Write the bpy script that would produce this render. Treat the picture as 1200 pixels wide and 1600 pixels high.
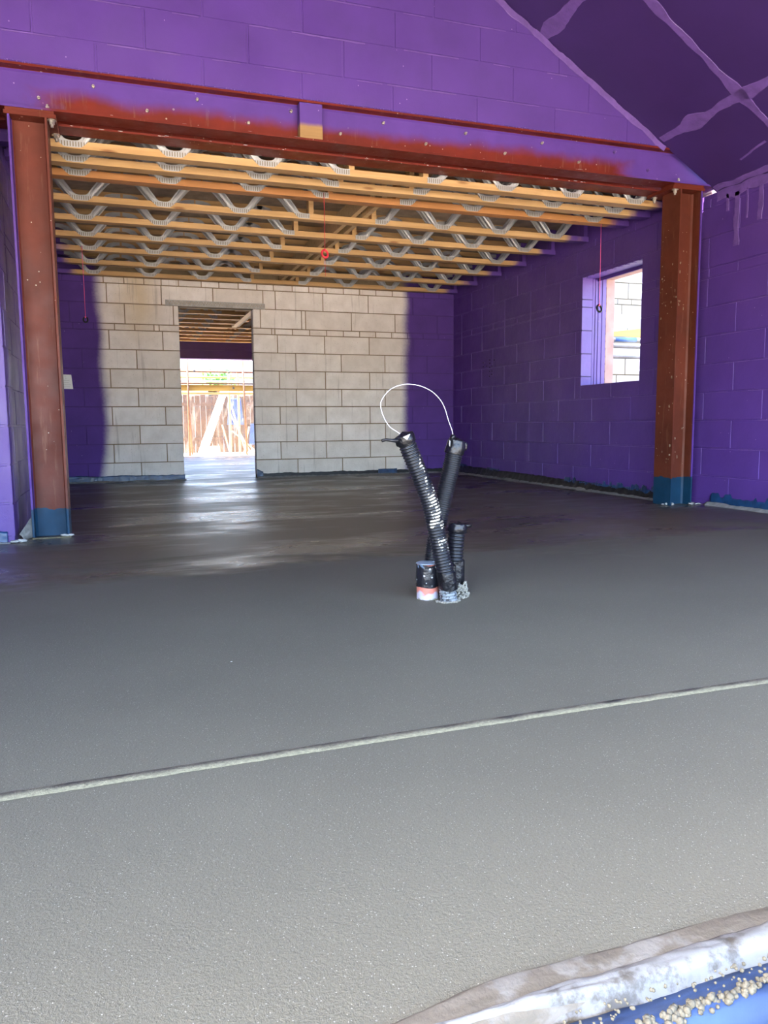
import bpy, math, random
from mathutils import Vector, Matrix, noise
random.seed(7)
for o in list(bpy.data.objects): bpy.data.objects.remove(o)
SC = bpy.context.scene
COL = SC.collection

# ------------------------------------------------------------------ camera
F_PX, YAW, PITCH, ROLL = 1195.3, 0.332, -0.1145, -0.0085
CAM_Z = 0.689
fw = Vector((math.sin(YAW)*math.cos(PITCH), math.cos(YAW)*math.cos(PITCH), math.sin(PITCH)))
rt = Vector((math.cos(YAW), -math.sin(YAW), 0))
up = rt.cross(fw)
r2 = math.cos(ROLL)*rt + math.sin(ROLL)*up
u2 = -math.sin(ROLL)*rt + math.cos(ROLL)*up
cd = bpy.data.cameras.new('camera'); cam = bpy.data.objects.new('camera', cd); COL.objects.link(cam)
M = Matrix.Identity(4)
for i in range(3):
    M[i][0] = r2[i]; M[i][1] = u2[i]; M[i][2] = -fw[i]
M[2][3] = CAM_Z
cam.matrix_world = M
cd.sensor_fit = 'VERTICAL'; cd.sensor_height = 36.0; cd.lens = F_PX*36.0/1600.0
cd.clip_start = 0.05; cd.clip_end = 500
SC.camera = cam

# ------------------------------------------------------------------ world, sun, exposure
w = bpy.data.worlds.new('World'); SC.world = w; w.use_nodes = True
wn = w.node_tree; wn.nodes.clear()
wo = wn.nodes.new('ShaderNodeOutputWorld'); bg = wn.nodes.new('ShaderNodeBackground')
sky = wn.nodes.new('ShaderNodeTexSky'); sky.sky_type = 'NISHITA'
sky.sun_disc = False; sky.sun_elevation = math.radians(50); sky.sun_rotation = math.radians(-90)
sky.air_density = 1.0; sky.dust_density = 3.0; sky.ozone_density = 1.0
bg.inputs[1].default_value = 0.34
wtint = wn.nodes.new('ShaderNodeMix'); wtint.data_type = 'RGBA'; wtint.blend_type = 'MULTIPLY'; wtint.inputs[0].default_value = 1
wtint.inputs[7].default_value = (.96, 1.0, 1.05, 1)        # hazy white sky
wn.links.new(sky.outputs[0], wtint.inputs[6]); wn.links.new(wtint.outputs[2], bg.inputs[0]); wn.links.new(bg.outputs[0], wo.inputs[0])
SUN_EL = math.radians(50)
sd = bpy.data.lights.new('sun', 'SUN'); sd.energy = 5.0; sd.angle = math.radians(1.0); sd.color = (1.0, 0.89, 0.74)
so = bpy.data.objects.new('sun', sd); COL.objects.link(so); so.location = (-20, 0, 25)
so.rotation_euler = Vector((math.cos(SUN_EL), 0.0, -math.sin(SUN_EL))).to_track_quat('-Z', 'Y').to_euler()
SC.view_settings.view_transform = 'Standard'; SC.view_settings.look = 'None'
SC.view_settings.gamma = 1.0; SC.view_settings.use_curve_mapping = False
SC.view_settings.exposure = 3.25

# ------------------------------------------------------------------ node helper
class NT:
    def __init__(s, name):
        s.m = bpy.data.materials.new(name); s.m.use_nodes = True
        s.t = s.m.node_tree; s.t.nodes.clear()
        s.out = s.n('ShaderNodeOutputMaterial'); s.b = s.n('ShaderNodeBsdfPrincipled')
        s.l(s.b.outputs[0], s.out.inputs[0])
        s.geo = s.n('ShaderNodeNewGeometry'); s.pos = s.geo.outputs['Position']
        s.sep = s.n('ShaderNodeSeparateXYZ'); s.l(s.pos, s.sep.inputs[0])
        s.x, s.y, s.z = s.sep.outputs
    def n(s, t): return s.t.nodes.new(t)
    def l(s, a, b): s.t.links.new(a, b)
    def put(s, sock, v):
        if hasattr(v, 'node'): s.l(v, sock)
        elif isinstance(v, (tuple, list)) and len(v) == 3 and sock.type == 'RGBA': sock.default_value = (*v, 1)
        else: sock.default_value = v
    def math(s, op, a, b=None, c=None, clamp=False):
        k = s.n('ShaderNodeMath'); k.operation = op; k.use_clamp = clamp
        for i, v in enumerate((a, b, c)):
            if v is not None: s.put(k.inputs[i], v)
        return k.outputs[0]
    def step(s, v, lo, hi):
        k = s.n('ShaderNodeMapRange'); k.interpolation_type = 'SMOOTHSTEP'
        s.put(k.inputs[0], v); s.put(k.inputs[1], lo); s.put(k.inputs[2], hi)
        return k.outputs[0]
    def rng(s, v, a, b, c, d):
        k = s.n('ShaderNodeMapRange')
        for i, q in enumerate((v, a, b, c, d)): s.put(k.inputs[i], q)
        return k.outputs[0]
    def map(s, vec, sc=(1,1,1), loc=(0,0,0), rot=(0,0,0)):
        k = s.n('ShaderNodeMapping'); s.l(vec, k.inputs[0]); k.inputs['Scale'].default_value = sc
        k.inputs['Location'].default_value = loc; k.inputs['Rotation'].default_value = rot
        return k.outputs[0]
    def noise(s, scale, detail=3, rough=.55, vec=None, dist=0):
        k = s.n('ShaderNodeTexNoise'); s.l(vec or s.pos, k.inputs['Vector'])
        k.inputs['Scale'].default_value = scale; k.inputs['Detail'].default_value = detail
        k.inputs['Roughness'].default_value = rough; k.inputs['Distortion'].default_value = dist
        return k.outputs[0]
    def voro(s, scale, vec=None, feature='F1', out='Distance'):
        k = s.n('ShaderNodeTexVoronoi'); s.l(vec or s.pos, k.inputs['Vector']); k.feature = feature
        k.inputs['Scale'].default_value = scale
        return k.outputs[out]
    def mix(s, f, a, b, mode='MIX'):
        k = s.n('ShaderNodeMix'); k.data_type = 'RGBA'; k.blend_type = mode
        s.put(k.inputs[0], f); s.put(k.inputs[6], a); s.put(k.inputs[7], b)
        return k.outputs[2]
    def objc(s):
        k = s.n('ShaderNodeTexCoord'); return k.outputs['Object']
    def bump(s, h, strength=.3, dist=.01):
        k = s.n('ShaderNodeBump'); k.inputs['Strength'].default_value = strength
        k.inputs['Distance'].default_value = dist; s.put(k.inputs['Height'], h)
        s.l(k.outputs[0], s.b.inputs['Normal'])
    def base(s, c): s.put(s.b.inputs['Base Color'], c)
    def rough(s, v): s.put(s.b.inputs['Roughness'], v)
    def metal(s, v): s.put(s.b.inputs['Metallic'], v)

PURPLE = (0.086, 0.037, 0.222)
PURPLE_LT = (0.135, 0.070, 0.27)
RED = (0.12, 0.020, 0.010)
BLUE = (0.004, 0.026, 0.055)

def simple(name, col, rough=.6, metal=0, var=.12, scale=8, bump=0, bscale=60, spec=.5):
    n = NT(name)
    v = n.noise(scale, 4)
    f = n.rng(v, .3, .7, 0, 1)
    a = tuple(c*(1-var) for c in col); b = tuple(min(1, c*(1+var)) for c in col)
    n.base(n.mix(f, a, b)); n.rough(rough); n.metal(metal)
    n.b.inputs['Specular IOR Level'].default_value = spec
    if bump: n.bump(n.noise(bscale, 4), bump, .01)
    return n.m

def paint_col(n):
    """brush and roller variation of the purple damp-proof paint"""
    v = n.rng(n.noise(3.0, 4), .3, .7, 0, 1)
    c = n.mix(v, tuple(x*.9 for x in PURPLE), tuple(x*1.12 for x in PURPLE))
    sp = n.math('LESS_THAN', n.voro(9, out='Distance'), .035)
    return n.mix(n.math('MULTIPLY', sp, .5), c, (.45, .33, .6))

def m_paint(name='purple_paint_blockwork'):
    n = NT(name)
    n.base(paint_col(n)); n.rough(n.rng(n.noise(5, 3), .3, .7, .34, .5))
    n.b.inputs['Specular IOR Level'].default_value = .45
    h = n.math('ADD', n.math('MULTIPLY', n.noise(160, 3), .35), n.noise(14, 3))
    n.bump(h, .35, .006)
    return n.m

def rnd_attr(n):
    k = n.n('ShaderNodeAttribute'); k.attribute_name = 'rnd'; return k.outputs['Fac']

def back_mask(n):
    """soft edges of the sprayed purple paint at both ends of the far wall"""
    wob = n.math('MULTIPLY', n.math('SUBTRACT', n.noise(1.6, 2), .5), .16)
    wob = n.math('ADD', wob, n.math('MULTIPLY', n.math('SUBTRACT', n.noise(40, 3), .5), .03))
    x = n.math('ADD', n.x, wob)
    # overspray reaches a little less far high up
    x = n.math('SUBTRACT', x, n.math('MULTIPLY', n.math('ABSOLUTE', n.math('SUBTRACT', n.z, 1.1)), -.03))
    lft = n.math('SUBTRACT', 1.0, n.step(x, -.19, -.05))
    xr = n.math('ADD', n.x, wob)
    rgt = n.step(xr, 3.63, 3.79)
    return n.math('MAXIMUM', lft, rgt)

def m_back_block():
    n = NT('pale_aircrete_block')
    r = rnd_attr(n)
    raw = n.mix(r, (.76, .70, .63), (.88, .83, .77))
    blot = n.rng(n.noise(5, 5, .65), .35, .7, 0, 1)
    raw = n.mix(n.math('MULTIPLY', blot, .35), raw, (.43, .36, .28))
    # soft yellow tint on the blocks, stronger towards the top
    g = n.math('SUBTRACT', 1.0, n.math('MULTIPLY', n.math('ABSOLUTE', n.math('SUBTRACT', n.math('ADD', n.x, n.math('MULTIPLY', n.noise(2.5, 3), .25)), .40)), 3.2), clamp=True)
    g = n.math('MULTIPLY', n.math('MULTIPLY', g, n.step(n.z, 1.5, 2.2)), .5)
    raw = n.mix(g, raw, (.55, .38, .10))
    # drips
    dr = n.noise(1, 4, .6, n.map(n.pos, (26, 1, 1.1)))
    raw = n.mix(n.math('MULTIPLY', n.step(dr, .60, .68), .35), raw, (.30, .25, .20))
    pit = n.math('LESS_THAN', n.voro(30), .10)
    raw = n.mix(n.math('MULTIPLY', pit, .5), raw, (.25, .2, .16))
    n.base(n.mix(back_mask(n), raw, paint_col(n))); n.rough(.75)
    n.b.inputs['Specular IOR Level'].default_value = .3
    n.bump(n.math('ADD', n.noise(90, 4), n.noise(12, 3)), .35, .008)
    return n.m

def m_back_mortar():
    n = NT('tan_mortar')
    raw = n.mix(n.noise(20, 4), (.20, .145, .08), (.33, .25, .15))
    pnt = n.mix(.35, PURPLE, (.03, .01, .08))
    n.base(n.mix(back_mask(n), raw, pnt)); n.rough(.9)
    n.bump(n.noise(120, 4), .5, .006)
    return n.m

def m_steel(name, purple=None, blue=None, red=RED, blue_h=.19):
    n = NT(name)
    c = n.mix(n.rng(n.noise(4, 5), .3, .7, 0, 1), tuple(x*.75 for x in red), tuple(x*1.2 for x in red))
    # scuffs and pale scratches
    scr = n.noise(1, 5, .7, n.map(n.pos, (22, 22, 2.2)))
    c = n.mix(n.math('MULTIPLY', n.step(scr, .57, .68), .5), c, (.17, .075, .045))
    spl = n.math('LESS_THAN', n.math('ADD', n.voro(22), n.math('MULTIPLY', n.noise(6, 3), .5)), .295)
    c = n.mix(n.math('MULTIPLY', spl, .8), c, (.40, .34, .27))
    if purple: c = n.mix(purple(n), c, paint_col(n))
    if blue:
        h = n.math('ADD', n.z, n.math('MULTIPLY', n.math('SUBTRACT', n.noise(9, 3), .5), .07))
        c = n.mix(n.math('LESS_THAN', h, blue_h), c, n.mix(n.noise(12, 4), BLUE, tuple(x*1.8 for x in BLUE)))
    n.base(c); n.rough(n.rng(n.noise(9, 4), .3, .7, .42, .65))
    n.b.inputs['Specular IOR Level'].default_value = .25
    n.bump(n.noise(45, 4), .15, .004)
    return n.m

def beam_purple(n):
    wav = n.math('MULTIPLY', n.math('SUBTRACT', n.noise(2.6, 4, .6), .5), .14)
    h = n.math('ADD', n.z, wav)
    a = n.step(h, 2.585, 2.675)
    e = n.math('ADD', n.x, n.math('MULTIPLY', n.math('SUBTRACT', n.noise(8, 3), .5), .25))
    b = n.math('SUBTRACT', 1.0, n.step(e, -.42, -.22)); c = n.step(e, 3.55, 3.85)
    web = n.math('GREATER_THAN', n.z, 2.5235)
    front = n.math('LESS_THAN', n.y, 5.2)
    top = n.math('LESS_THAN', n.z, 2.742)
    edge = n.math('MAXIMUM', web, n.math('LESS_THAN', n.y, 5.052))
    k = n.math('MULTIPLY', n.math('MAXIMUM', n.math('MULTIPLY', a, web), n.math('MULTIPLY', n.math('MAXIMUM', b, c), edge)), front)
    return n.math('MULTIPLY', k, top)

def wood(name, a, b, rough=.6, purple=None):
    n = NT(name)
    g = n.noise(1, 5, .6, n.map(n.pos, (1.2, 28, 28)), dist=.6)
    c = n.mix(n.rng(g, .3, .7, 0, 1), a, b)
    c = n.mix(n.math('MULTIPLY', n.rng(n.noise(1.3, 3), .35, .65, 0, 1), .35), c, tuple(x*.72 for x in a))
    kn = n.voro(1, n.map(n.pos, (2.2, 9, 9)))
    c = n.mix(n.math('MULTIPLY', n.math('SUBTRACT', 1.0, n.step(kn, .05, .16)), .75), c, (.16, .055, .015))
    if purple: c = n.mix(purple(n), c, paint_col(n))
    n.base(c); n.rough(rough); n.b.inputs['Specular IOR Level'].default_value = .3
    n.bump(g, .12, .004)
    return n.m

def joist_ends(n):
    j = n.math('ADD', n.x, n.math('MULTIPLY', n.math('SUBTRACT', n.noise(6, 3), .5), .25))
    r = n.step(j, 4.16, 4.30)
    far = n.step(n.y, 7.9, 8.6)
    l = n.math('MAXIMUM', n.math('MULTIPLY', n.math('SUBTRACT', 1.0, n.step(j, -.50, -.36)), far), n.math('SUBTRACT', 1.0, n.step(n.x, -.53, -.48)))
    near = n.math('LESS_THAN', n.y, 9.85)
    return n.math('MULTIPLY', n.math('MAXIMUM', r, l), near)

def m_floor():
    n = NT('sand_cement_screed')
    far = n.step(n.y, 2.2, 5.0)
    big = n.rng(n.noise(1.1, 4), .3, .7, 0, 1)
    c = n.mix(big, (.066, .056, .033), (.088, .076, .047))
    dk = n.mix(big, (.058, .036, .019), (.076, .050, .028))  # browner far screed, with the weaker light back there painted in
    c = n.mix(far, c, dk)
    # sand grains
    g = n.rng(n.noise(260, 3, .7), .35, .7, 0, 1)
    c = n.mix(n.math('MULTIPLY', g, .45), c, (.135, .122, .09))
    fl = n.math('LESS_THAN', n.math('ADD', n.voro(150), n.math('MULTIPLY', n.noise(60, 2), .30)), .275)
    c = n.mix(n.math('MULTIPLY', fl, .55), c, (.34, .31, .25))
    wh = n.math('LESS_THAN', n.voro(2.7), .012)
    c = n.mix(wh, c, (.7, .68, .62))
    n.base(c)
    # trowelled sheen in sweeping strokes, far part only
    st = n.noise(1, 5, .62, n.map(n.pos, (.75, 1.7, 1), rot=(0, 0, .18)), dist=.5)
    st2 = n.noise(1, 3, .5, n.map(n.pos, (2.0, 9, 1), rot=(0, 0, .12)), dist=.5)
    s = n.math('ADD', n.math('MULTIPLY', st, .84), n.math('MULTIPLY', st2, .16))
    s = n.step(s, .44, .60)
    shiny = n.rng(s, 0, 1, .46, .26)
    n.rough(n.mix(n.step(n.math('ADD', n.y, n.math('MULTIPLY', st, 2.2)), 4.55, 5.05), (.80,)*3, shiny))
    n.b.inputs['Specular IOR Level'].default_value = .5
    h = n.math('ADD', n.math('MULTIPLY', n.noise(230, 3, .7), n.rng(n.y, 1.0, 4.5, 1.0, .22)), n.math('MULTIPLY', st, .0))
    n.bump(h, .6, .0055)
    return n.m

MAT = {}
MAT['paint'] = m_paint()
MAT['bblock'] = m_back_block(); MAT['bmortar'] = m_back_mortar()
MAT['brushed'] = simple('brushed_pale_purple_paint', PURPLE_LT, .5, var=.2, scale=14, bump=.3, bscale=40)
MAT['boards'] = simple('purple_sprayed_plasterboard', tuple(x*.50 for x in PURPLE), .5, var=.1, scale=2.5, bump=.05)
MAT['floor'] = m_floor()
MAT['crumb'] = simple('damp_screed_crumb', (.10, .085, .055), .9, var=.4, scale=200)
MAT['joint'] = simple('pale_sand_joint', (.165, .145, .088), .9, var=.3, scale=120, bump=.6, bscale=250)
MAT['beam'] = m_steel('red_oxide_beam', beam_purple, red=(.125, .013, .006))
MAT['steel'] = m_steel('red_oxide_steel')
MAT['colL'] = m_steel('red_oxide_left_column', lambda n: n.math('MULTIPLY', n.math('LESS_THAN', n.x, -.505), n.math('GREATER_THAN', n.z, .17)), True, red=(.115, .027, .016), blue_h=.185)
MAT['colR'] = m_steel('red_oxide_right_column', lambda n: n.math('MULTIPLY', n.math('GREATER_THAN', n.x, 4.377), n.math('LESS_THAN', n.y, 5.06)), True, red=(.105, .024, .012), blue_h=.235)
MAT['bolt'] = simple('zinc_bolt', (.45, .42, .36), .35, .7, var=.2, scale=60)
MAT['joist'] = wood('pine_joist_timber', (.43, .25, .095), (.58, .37, .165), purple=joist_ends)
MAT['joist_dark'] = wood('orange_pine_timber', (.36, .15, .045), (.50, .235, .08), purple=joist_ends)
MAT['timber'] = wood('sawn_timber', (.50, .34, .16), (.66, .47, .25))
MAT['packer'] = wood('packer_timber', (.26, .15, .055), (.37, .23, .09), purple=lambda n: n.step(n.math('ADD', n.z, n.math('MULTIPLY', n.noise(9, 3), .03)), 2.605, 2.645))
MAT['deck'] = simple('floor_deck_chipboard', (.30, .23, .15), .8, var=.25, scale=9, bump=.2)
MAT['galv'] = simple('galvanised_steel', (.30, .29, .27), .5, .4, var=.2, scale=30)
MAT['black'] = simple('black_polythene', (.003, .004, .006), .5, var=.5, scale=30, bump=.3, bscale=25)
MAT['bluefilm'] = simple('blue_membrane', (.010, .042, .115), .35, var=.5, scale=14, bump=.3, bscale=25)
MAT['blueout'] = simple('sunlit_blue_membrane', (.020, .038, .090), .45, var=.45, scale=9, bump=.3, bscale=25)
MAT['foam'] = simple('grey_edge_foam', (.20, .195, .18), .8, var=.3, scale=25, bump=.4)
MAT['white'] = simple('white_scrap', (.40, .40, .38), .6, var=.2, scale=40)
MAT['soil'] = simple('site_ground', (.60, .51, .40), .95, var=.25, scale=3, bump=.5, bscale=18)
MAT['brick'] = simple('buff_pink_brick', (.34, .21, .18), .9, var=.2, scale=6)
MAT['outblock'] = simple('white_grey_blockwork', (.22, .215, .20), .9, var=.12, scale=3)
MAT['outmortar'] = simple('grey_mortar', (.060, .050, .032), .9)
MAT['yellow'] = wood('yellow_scaffold_board', (.30, .19, .04), (.42, .28, .07))
MAT['brownb'] = wood('brown_scaffold_board', (.06, .03, .015), (.12, .05, .02))
MAT['tube'] = simple('scaffold_tube_steel', (.22, .22, .22), .5, .3, var=.3, scale=6)
MAT['rust'] = simple('rusty_tube', (.16, .075, .04), .6, .3, var=.3, scale=12)
MAT['pink'] = simple('pink_cord', (.85, .10, .28), .5)
MAT['redcord'] = simple('red_cord', (.62, .03, .05), .5)
MAT['cordw'] = simple('white_draw_cord', (.62, .58, .64), .4)
MAT['leaf'] = simple('green_leaf', (.05, .16, .02), .6, var=.5, scale=5)
MAT['roof'] = simple('roof_tile', (.30, .17, .12), .9, var=.3, scale=6)

# ------------------------------------------------------------------ mesh builder
class MB:
    def __init__(s): s.v = []; s.f = []; s.mi = []; s.r = []; s.sm = []
    def add(s, vs, fs, mi=0, r=0.5, smooth=False):
        b = len(s.v); s.v += [tuple(v) for v in vs]
        for f in fs:
            s.f.append(tuple(b+i for i in f)); s.mi.append(mi); s.r.append(r); s.sm.append(smooth)
        return s
    def box(s, a, b, mi=0, r=.5):
        x0, y0, z0 = (min(a[i], b[i]) for i in range(3)); x1, y1, z1 = (max(a[i], b[i]) for i in range(3))
        v = [(x0,y0,z0),(x1,y0,z0),(x1,y1,z0),(x0,y1,z0),(x0,y0,z1),(x1,y0,z1),(x1,y1,z1),(x0,y1,z1)]
        return s.add(v, [(0,3,2,1),(4,5,6,7),(0,1,5,4),(1,2,6,5),(2,3,7,6),(3,0,4,7)], mi, r)
    def bbox(s, a, b, bv, mi=0, r=.5):
        """box with chamfered edges"""
        lo = Vector([min(a[i], b[i]) for i in range(3)]); hi = Vector([max(a[i], b[i]) for i in range(3)])
        import bmesh
        bm = bmesh.new(); bmesh.ops.create_cube(bm, size=1)
        for v in bm.verts: v.co = Vector([(lo[i]+hi[i])/2 + v.co[i]*(hi[i]-lo[i]) for i in range(3)])
        bmesh.ops.bevel(bm, geom=bm.edges[:], offset=bv, segments=1, affect='EDGES')
        bm.verts.index_update()
        s.add([v.co[:] for v in bm.verts], [[v.index for v in f.verts] for f in bm.faces], mi, r); bm.free()
        return s
    def prism(s, prof, axis, a, b, mi=0):
        """extrude a closed 2-D profile along an axis; profile = the two other axes in order"""
        n = len(prof); vs = []
        for t in (a, b):
            for p, q in prof:
                c = [p, q]; c.insert(axis, t); vs.append(c)
        fs = [(i, (i+1) % n, n+(i+1) % n, n+i) for i in range(n)] + [tuple(range(n))[::-1], tuple(range(n, 2*n))]
        return s.add(vs, fs, mi)
    def tube(s, pts, rad, seg=10, mi=0, caps=True, smooth=True):
        pts = [Vector(p) for p in pts]; n = len(pts)
        rf = rad if callable(rad) else (lambda i: rad)
        t0 = (pts[1]-pts[0]).normalized()
        ref = Vector((0,0,1)) if abs(t0.z) < .9 else Vector((1,0,0))
        nx = t0.cross(ref).normalized(); vs = []
        for i, p in enumerate(pts):
            t = (pts[min(i+1, n-1)]-pts[max(i-1, 0)]).normalized()
            nx = (nx - t*nx.dot(t)).normalized(); ny = t.cross(nx)
            for k in range(seg):
                a = 2*math.pi*k/seg; vs.append(p + rf(i)*(math.cos(a)*nx+math.sin(a)*ny))
        fs = [(i*seg+k, i*seg+(k+1) % seg, (i+1)*seg+(k+1) % seg, (i+1)*seg+k) for i in range(n-1) for k in range(seg)]
        s.add(vs, fs, mi, smooth=smooth)
        if caps:
            b = len(s.v)-n*seg
            s.f += [tuple(b+k for k in range(seg))[::-1], tuple(b+(n-1)*seg+k for k in range(seg))]
            s.mi += [mi]*2; s.r += [.5]*2; s.sm += [False]*2
        return s
    def grid(s, fn, nu, nv, mi=0, smooth=True, r=.5):
        vs = [fn(i/nu, j/nv) for j in range(nv+1) for i in range(nu+1)]
        fs = [(j*(nu+1)+i, j*(nu+1)+i+1, (j+1)*(nu+1)+i+1, (j+1)*(nu+1)+i) for j in range(nv) for i in range(nu)]
        return s.add(vs, fs, mi, r, smooth)
    def blob(s, c, rad, sub=2, amp=.2, sc=(1,1,1), mi=0, fr=1.0):
        import bmesh
        bm = bmesh.new(); bmesh.ops.create_icosphere(bm, subdivisions=sub, radius=1)
        bm.verts.index_update(); vs = []
        for v in bm.verts:
            d = 1 + amp*noise.noise(v.co*1.7*fr + Vector(c)*9)
            vs.append([c[i]+rad*d*v.co[i]*sc[i] for i in range(3)])
        s.add(vs, [[v.index for v in f.verts] for f in bm.faces], mi, smooth=True); bm.free()
        return s
    def build(s, name, mats, parent=None, at=(0,0,0), world=True):
        me = bpy.data.meshes.new(name)
        me.from_pydata([(v[0]-at[0], v[1]-at[1], v[2]-at[2]) for v in s.v] if world else s.v, [], s.f)
        for m in (mats if isinstance(mats, (list, tuple)) else [mats]): me.materials.append(MAT[m] if isinstance(m, str) else m)
        me.polygons.foreach_set('material_index', s.mi); me.polygons.foreach_set('use_smooth', s.sm)
        if len(set(s.r)) > 1:
            at_ = me.attributes.new('rnd', 'FLOAT', 'FACE'); at_.data.foreach_set('value', s.r)
        me.update()
        o = bpy.data.objects.new(name, me); COL.objects.link(o)
        if parent: o.parent = parent
        else: o.location = at
        return o

def empty(name, loc):
    o = bpy.data.objects.new(name, None); COL.objects.link(o); o.location = loc; o.empty_display_size = .1
    return o
def tag(o, label, cat, group=None, kind=None):
    o['label'] = label; o['category'] = cat
    if group: o['group'] = group
    if kind: o['kind'] = kind
    return o
def struct(o, label=None):
    o['kind'] = 'structure'
    if label: o['label'] = label
    return o

# ------------------------------------------------------------------ block walls
def clip_poly(poly, a, b, c):
    """keep a*u+b*z<=c"""
    out = []
    for i in range(len(poly)):
        p, q = poly[i], poly[(i+1) % len(poly)]
        dp, dq = a*p[0]+b*p[1]-c, a*q[0]+b*q[1]-c
        if dp <= 0: out.append(p)
        if dp*dq < 0:
            t = dp/(dp-dq); out.append((p[0]+t*(q[0]-p[0]), p[1]+t*(q[1]-p[1])))
    return out
def minus(rect, h):
    u0, z0, u1, z1 = rect; a, b, c, d = h
    if a >= u1 or c <= u0 or b >= z1 or d <= z0: return [rect]
    out = []
    if a > u0: out.append((u0, z0, a, z1))
    if c < u1: out.append((c, z0, u1, z1))
    m0, m1 = max(u0, a), min(u1, c)
    if b > z0: out.append((m0, z0, m1, b))
    if d < z1: out.append((m0, d, m1, z1))
    return out
def block_wall(name, to3, u0, u1, zb, zt, thick, rows, holes=(), planes=(), mats=('paint', 'paint'), parent=None, raise_=.0045, joint=.010, label=None):
    """to3(u, z, d): d = depth behind the face. rows = (z0, z1, [perpends])."""
    mb = MB()
    def solid(poly, d0, d1, mi, r, bev=0):
        if len(poly) < 3: return
        cu = sum(p[0] for p in poly)/len(poly); cz = sum(p[1] for p in poly)/len(poly)
        n = len(poly)
        inner = []
        for p in poly:
            du, dz = cu-p[0], cz-p[1]
            inner.append((p[0]+math.copysign(min(abs(du), bev), du), p[1]+math.copysign(min(abs(dz), bev), dz)))
        vs = [to3(p[0], p[1], d0) for p in inner]+[to3(p[0], p[1], d1) for p in poly]
        fs = [tuple(range(n))]+[(i, (i+1) % n, n+(i+1) % n, n+i) for i in range(n)]
        if not bev: fs.append(tuple(range(n, 2*n)))
        mb.add(vs, fs, mi, r)
    slab = [(u0, zb, u1, zt)]
    for h in holes:
        slab = [q for s_ in slab for q in minus(s_, h)]
    for s_ in slab:
        p = [(s_[0], s_[1]), (s_[2], s_[1]), (s_[2], s_[3]), (s_[0], s_[3])]
        for pl in planes: p = clip_poly(p, *pl)
        solid(p, raise_, thick, 1, .5)
    for (z0, z1, perps) in rows:
        cuts = [u0-joint/2]+[q for q in sorted(perps) if u0+.03 < q < u1-.03]+[u1+joint/2]
        for a, b in zip(cuts[:-1], cuts[1:]):
            rc = [(a+joint/2, z0+joint/2, b-joint/2, z1-joint/2)]
            for h in holes: rc = [q for s_ in rc for q in minus(s_, h)]
            r = random.random()
            off = random.uniform(-.0008, .0008)
            for q in rc:
                if q[2]-q[0] < .012 or q[3]-q[1] < .012: continue
                p = [(q[0], q[1]), (q[2], q[1]), (q[2], q[3]), (q[0], q[3])]
                for pl in planes: p = clip_poly(p, pl[0], pl[1], pl[2]-.012*math.hypot(pl[0], pl[1]))
                solid(p, off, raise_+.001, 0, r, bev=.0022)
    o = mb.build(name, mats, parent)
    if not parent: struct(o, label)
    return o

FZ = 0.015                    # top of the screed
Z = [.022+.225*k for k in range(9)]                 # bed joints, floor up
BEDS = [(.05, .247), (.247, .472), (.472, .697), (.697, .922), (.922, 1.147), (1.147, 1.372), (1.372, 1.600), (1.600, 1.828), (1.828, 1.903), (1.903, 2.140), (2.140, 2.370), (2.370, 2.445)]
def perps(start, step, lo, hi):
    k = math.floor((lo-start)/step); out = []
    while start+k*step < hi:
        out.append(start+k*step); k += 1
    return out
# far wall of the opening room
A = perps(2.203, .6075, 1.7, 4.5); B = perps(1.984, .6085, 1.7, 4.5)
Al = perps(.253, .612, -.7, .7); Bl = perps(-.055, .617, -.7, .7)
rows = []
for i, (a, b) in enumerate(BEDS[:8]):
    p = (A+Al) if i % 2 == 0 else (B+Bl)
    rows.append((a, b, p))
rows[7] = (rows[7][0], rows[7][1], [1.970, 2.589, 3.199, 3.822, -.051, .564])
rows.append((1.828, 1.903, [-.214-.23, -.214, .017, .246, .468, .527, 1.899, 1.941, 2.168, 2.394, 2.619, 2.844, 3.067, 3.289, 3.516, 3.742, 3.968, 4.19]))
rows.append((1.903, 2.140, [-.473, .138, .70, 1.76, 2.290, 2.342, 2.957, 3.564, 4.176]))
rows.append((2.140, 2.370, [-.66, -.056, .566, 1.179, 1.798, 1.955, 2.575, 3.190, 3.817]))
rows.append((2.370, 2.445, [-.54, -.32, -.085, .146, .372, .571, .772, 1.044, 1.257, 1.493, 1.725, 1.935, 2.175, 2.392, 2.62, 2.852, 3.074, 3.299, 3.528, 3.75, 3.98, 4.2]))
YB = 9.82
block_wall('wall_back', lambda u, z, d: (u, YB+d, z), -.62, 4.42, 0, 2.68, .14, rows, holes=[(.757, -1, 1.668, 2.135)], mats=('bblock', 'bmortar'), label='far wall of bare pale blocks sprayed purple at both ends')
mb = MB()
for (a, b) in BEDS[:9]+[(1.903, 2.130)]:
    for (x0, x1) in ((.757, .7605), (1.6645, 1.668)): mb.box((x0, YB+.003, a+.005), (x1, YB+.137, min(b, 2.13)-.005), 0, random.random())
mb.build('reveal_blocks', 'bblock', bpy.data.objects['wall_back'])
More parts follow.
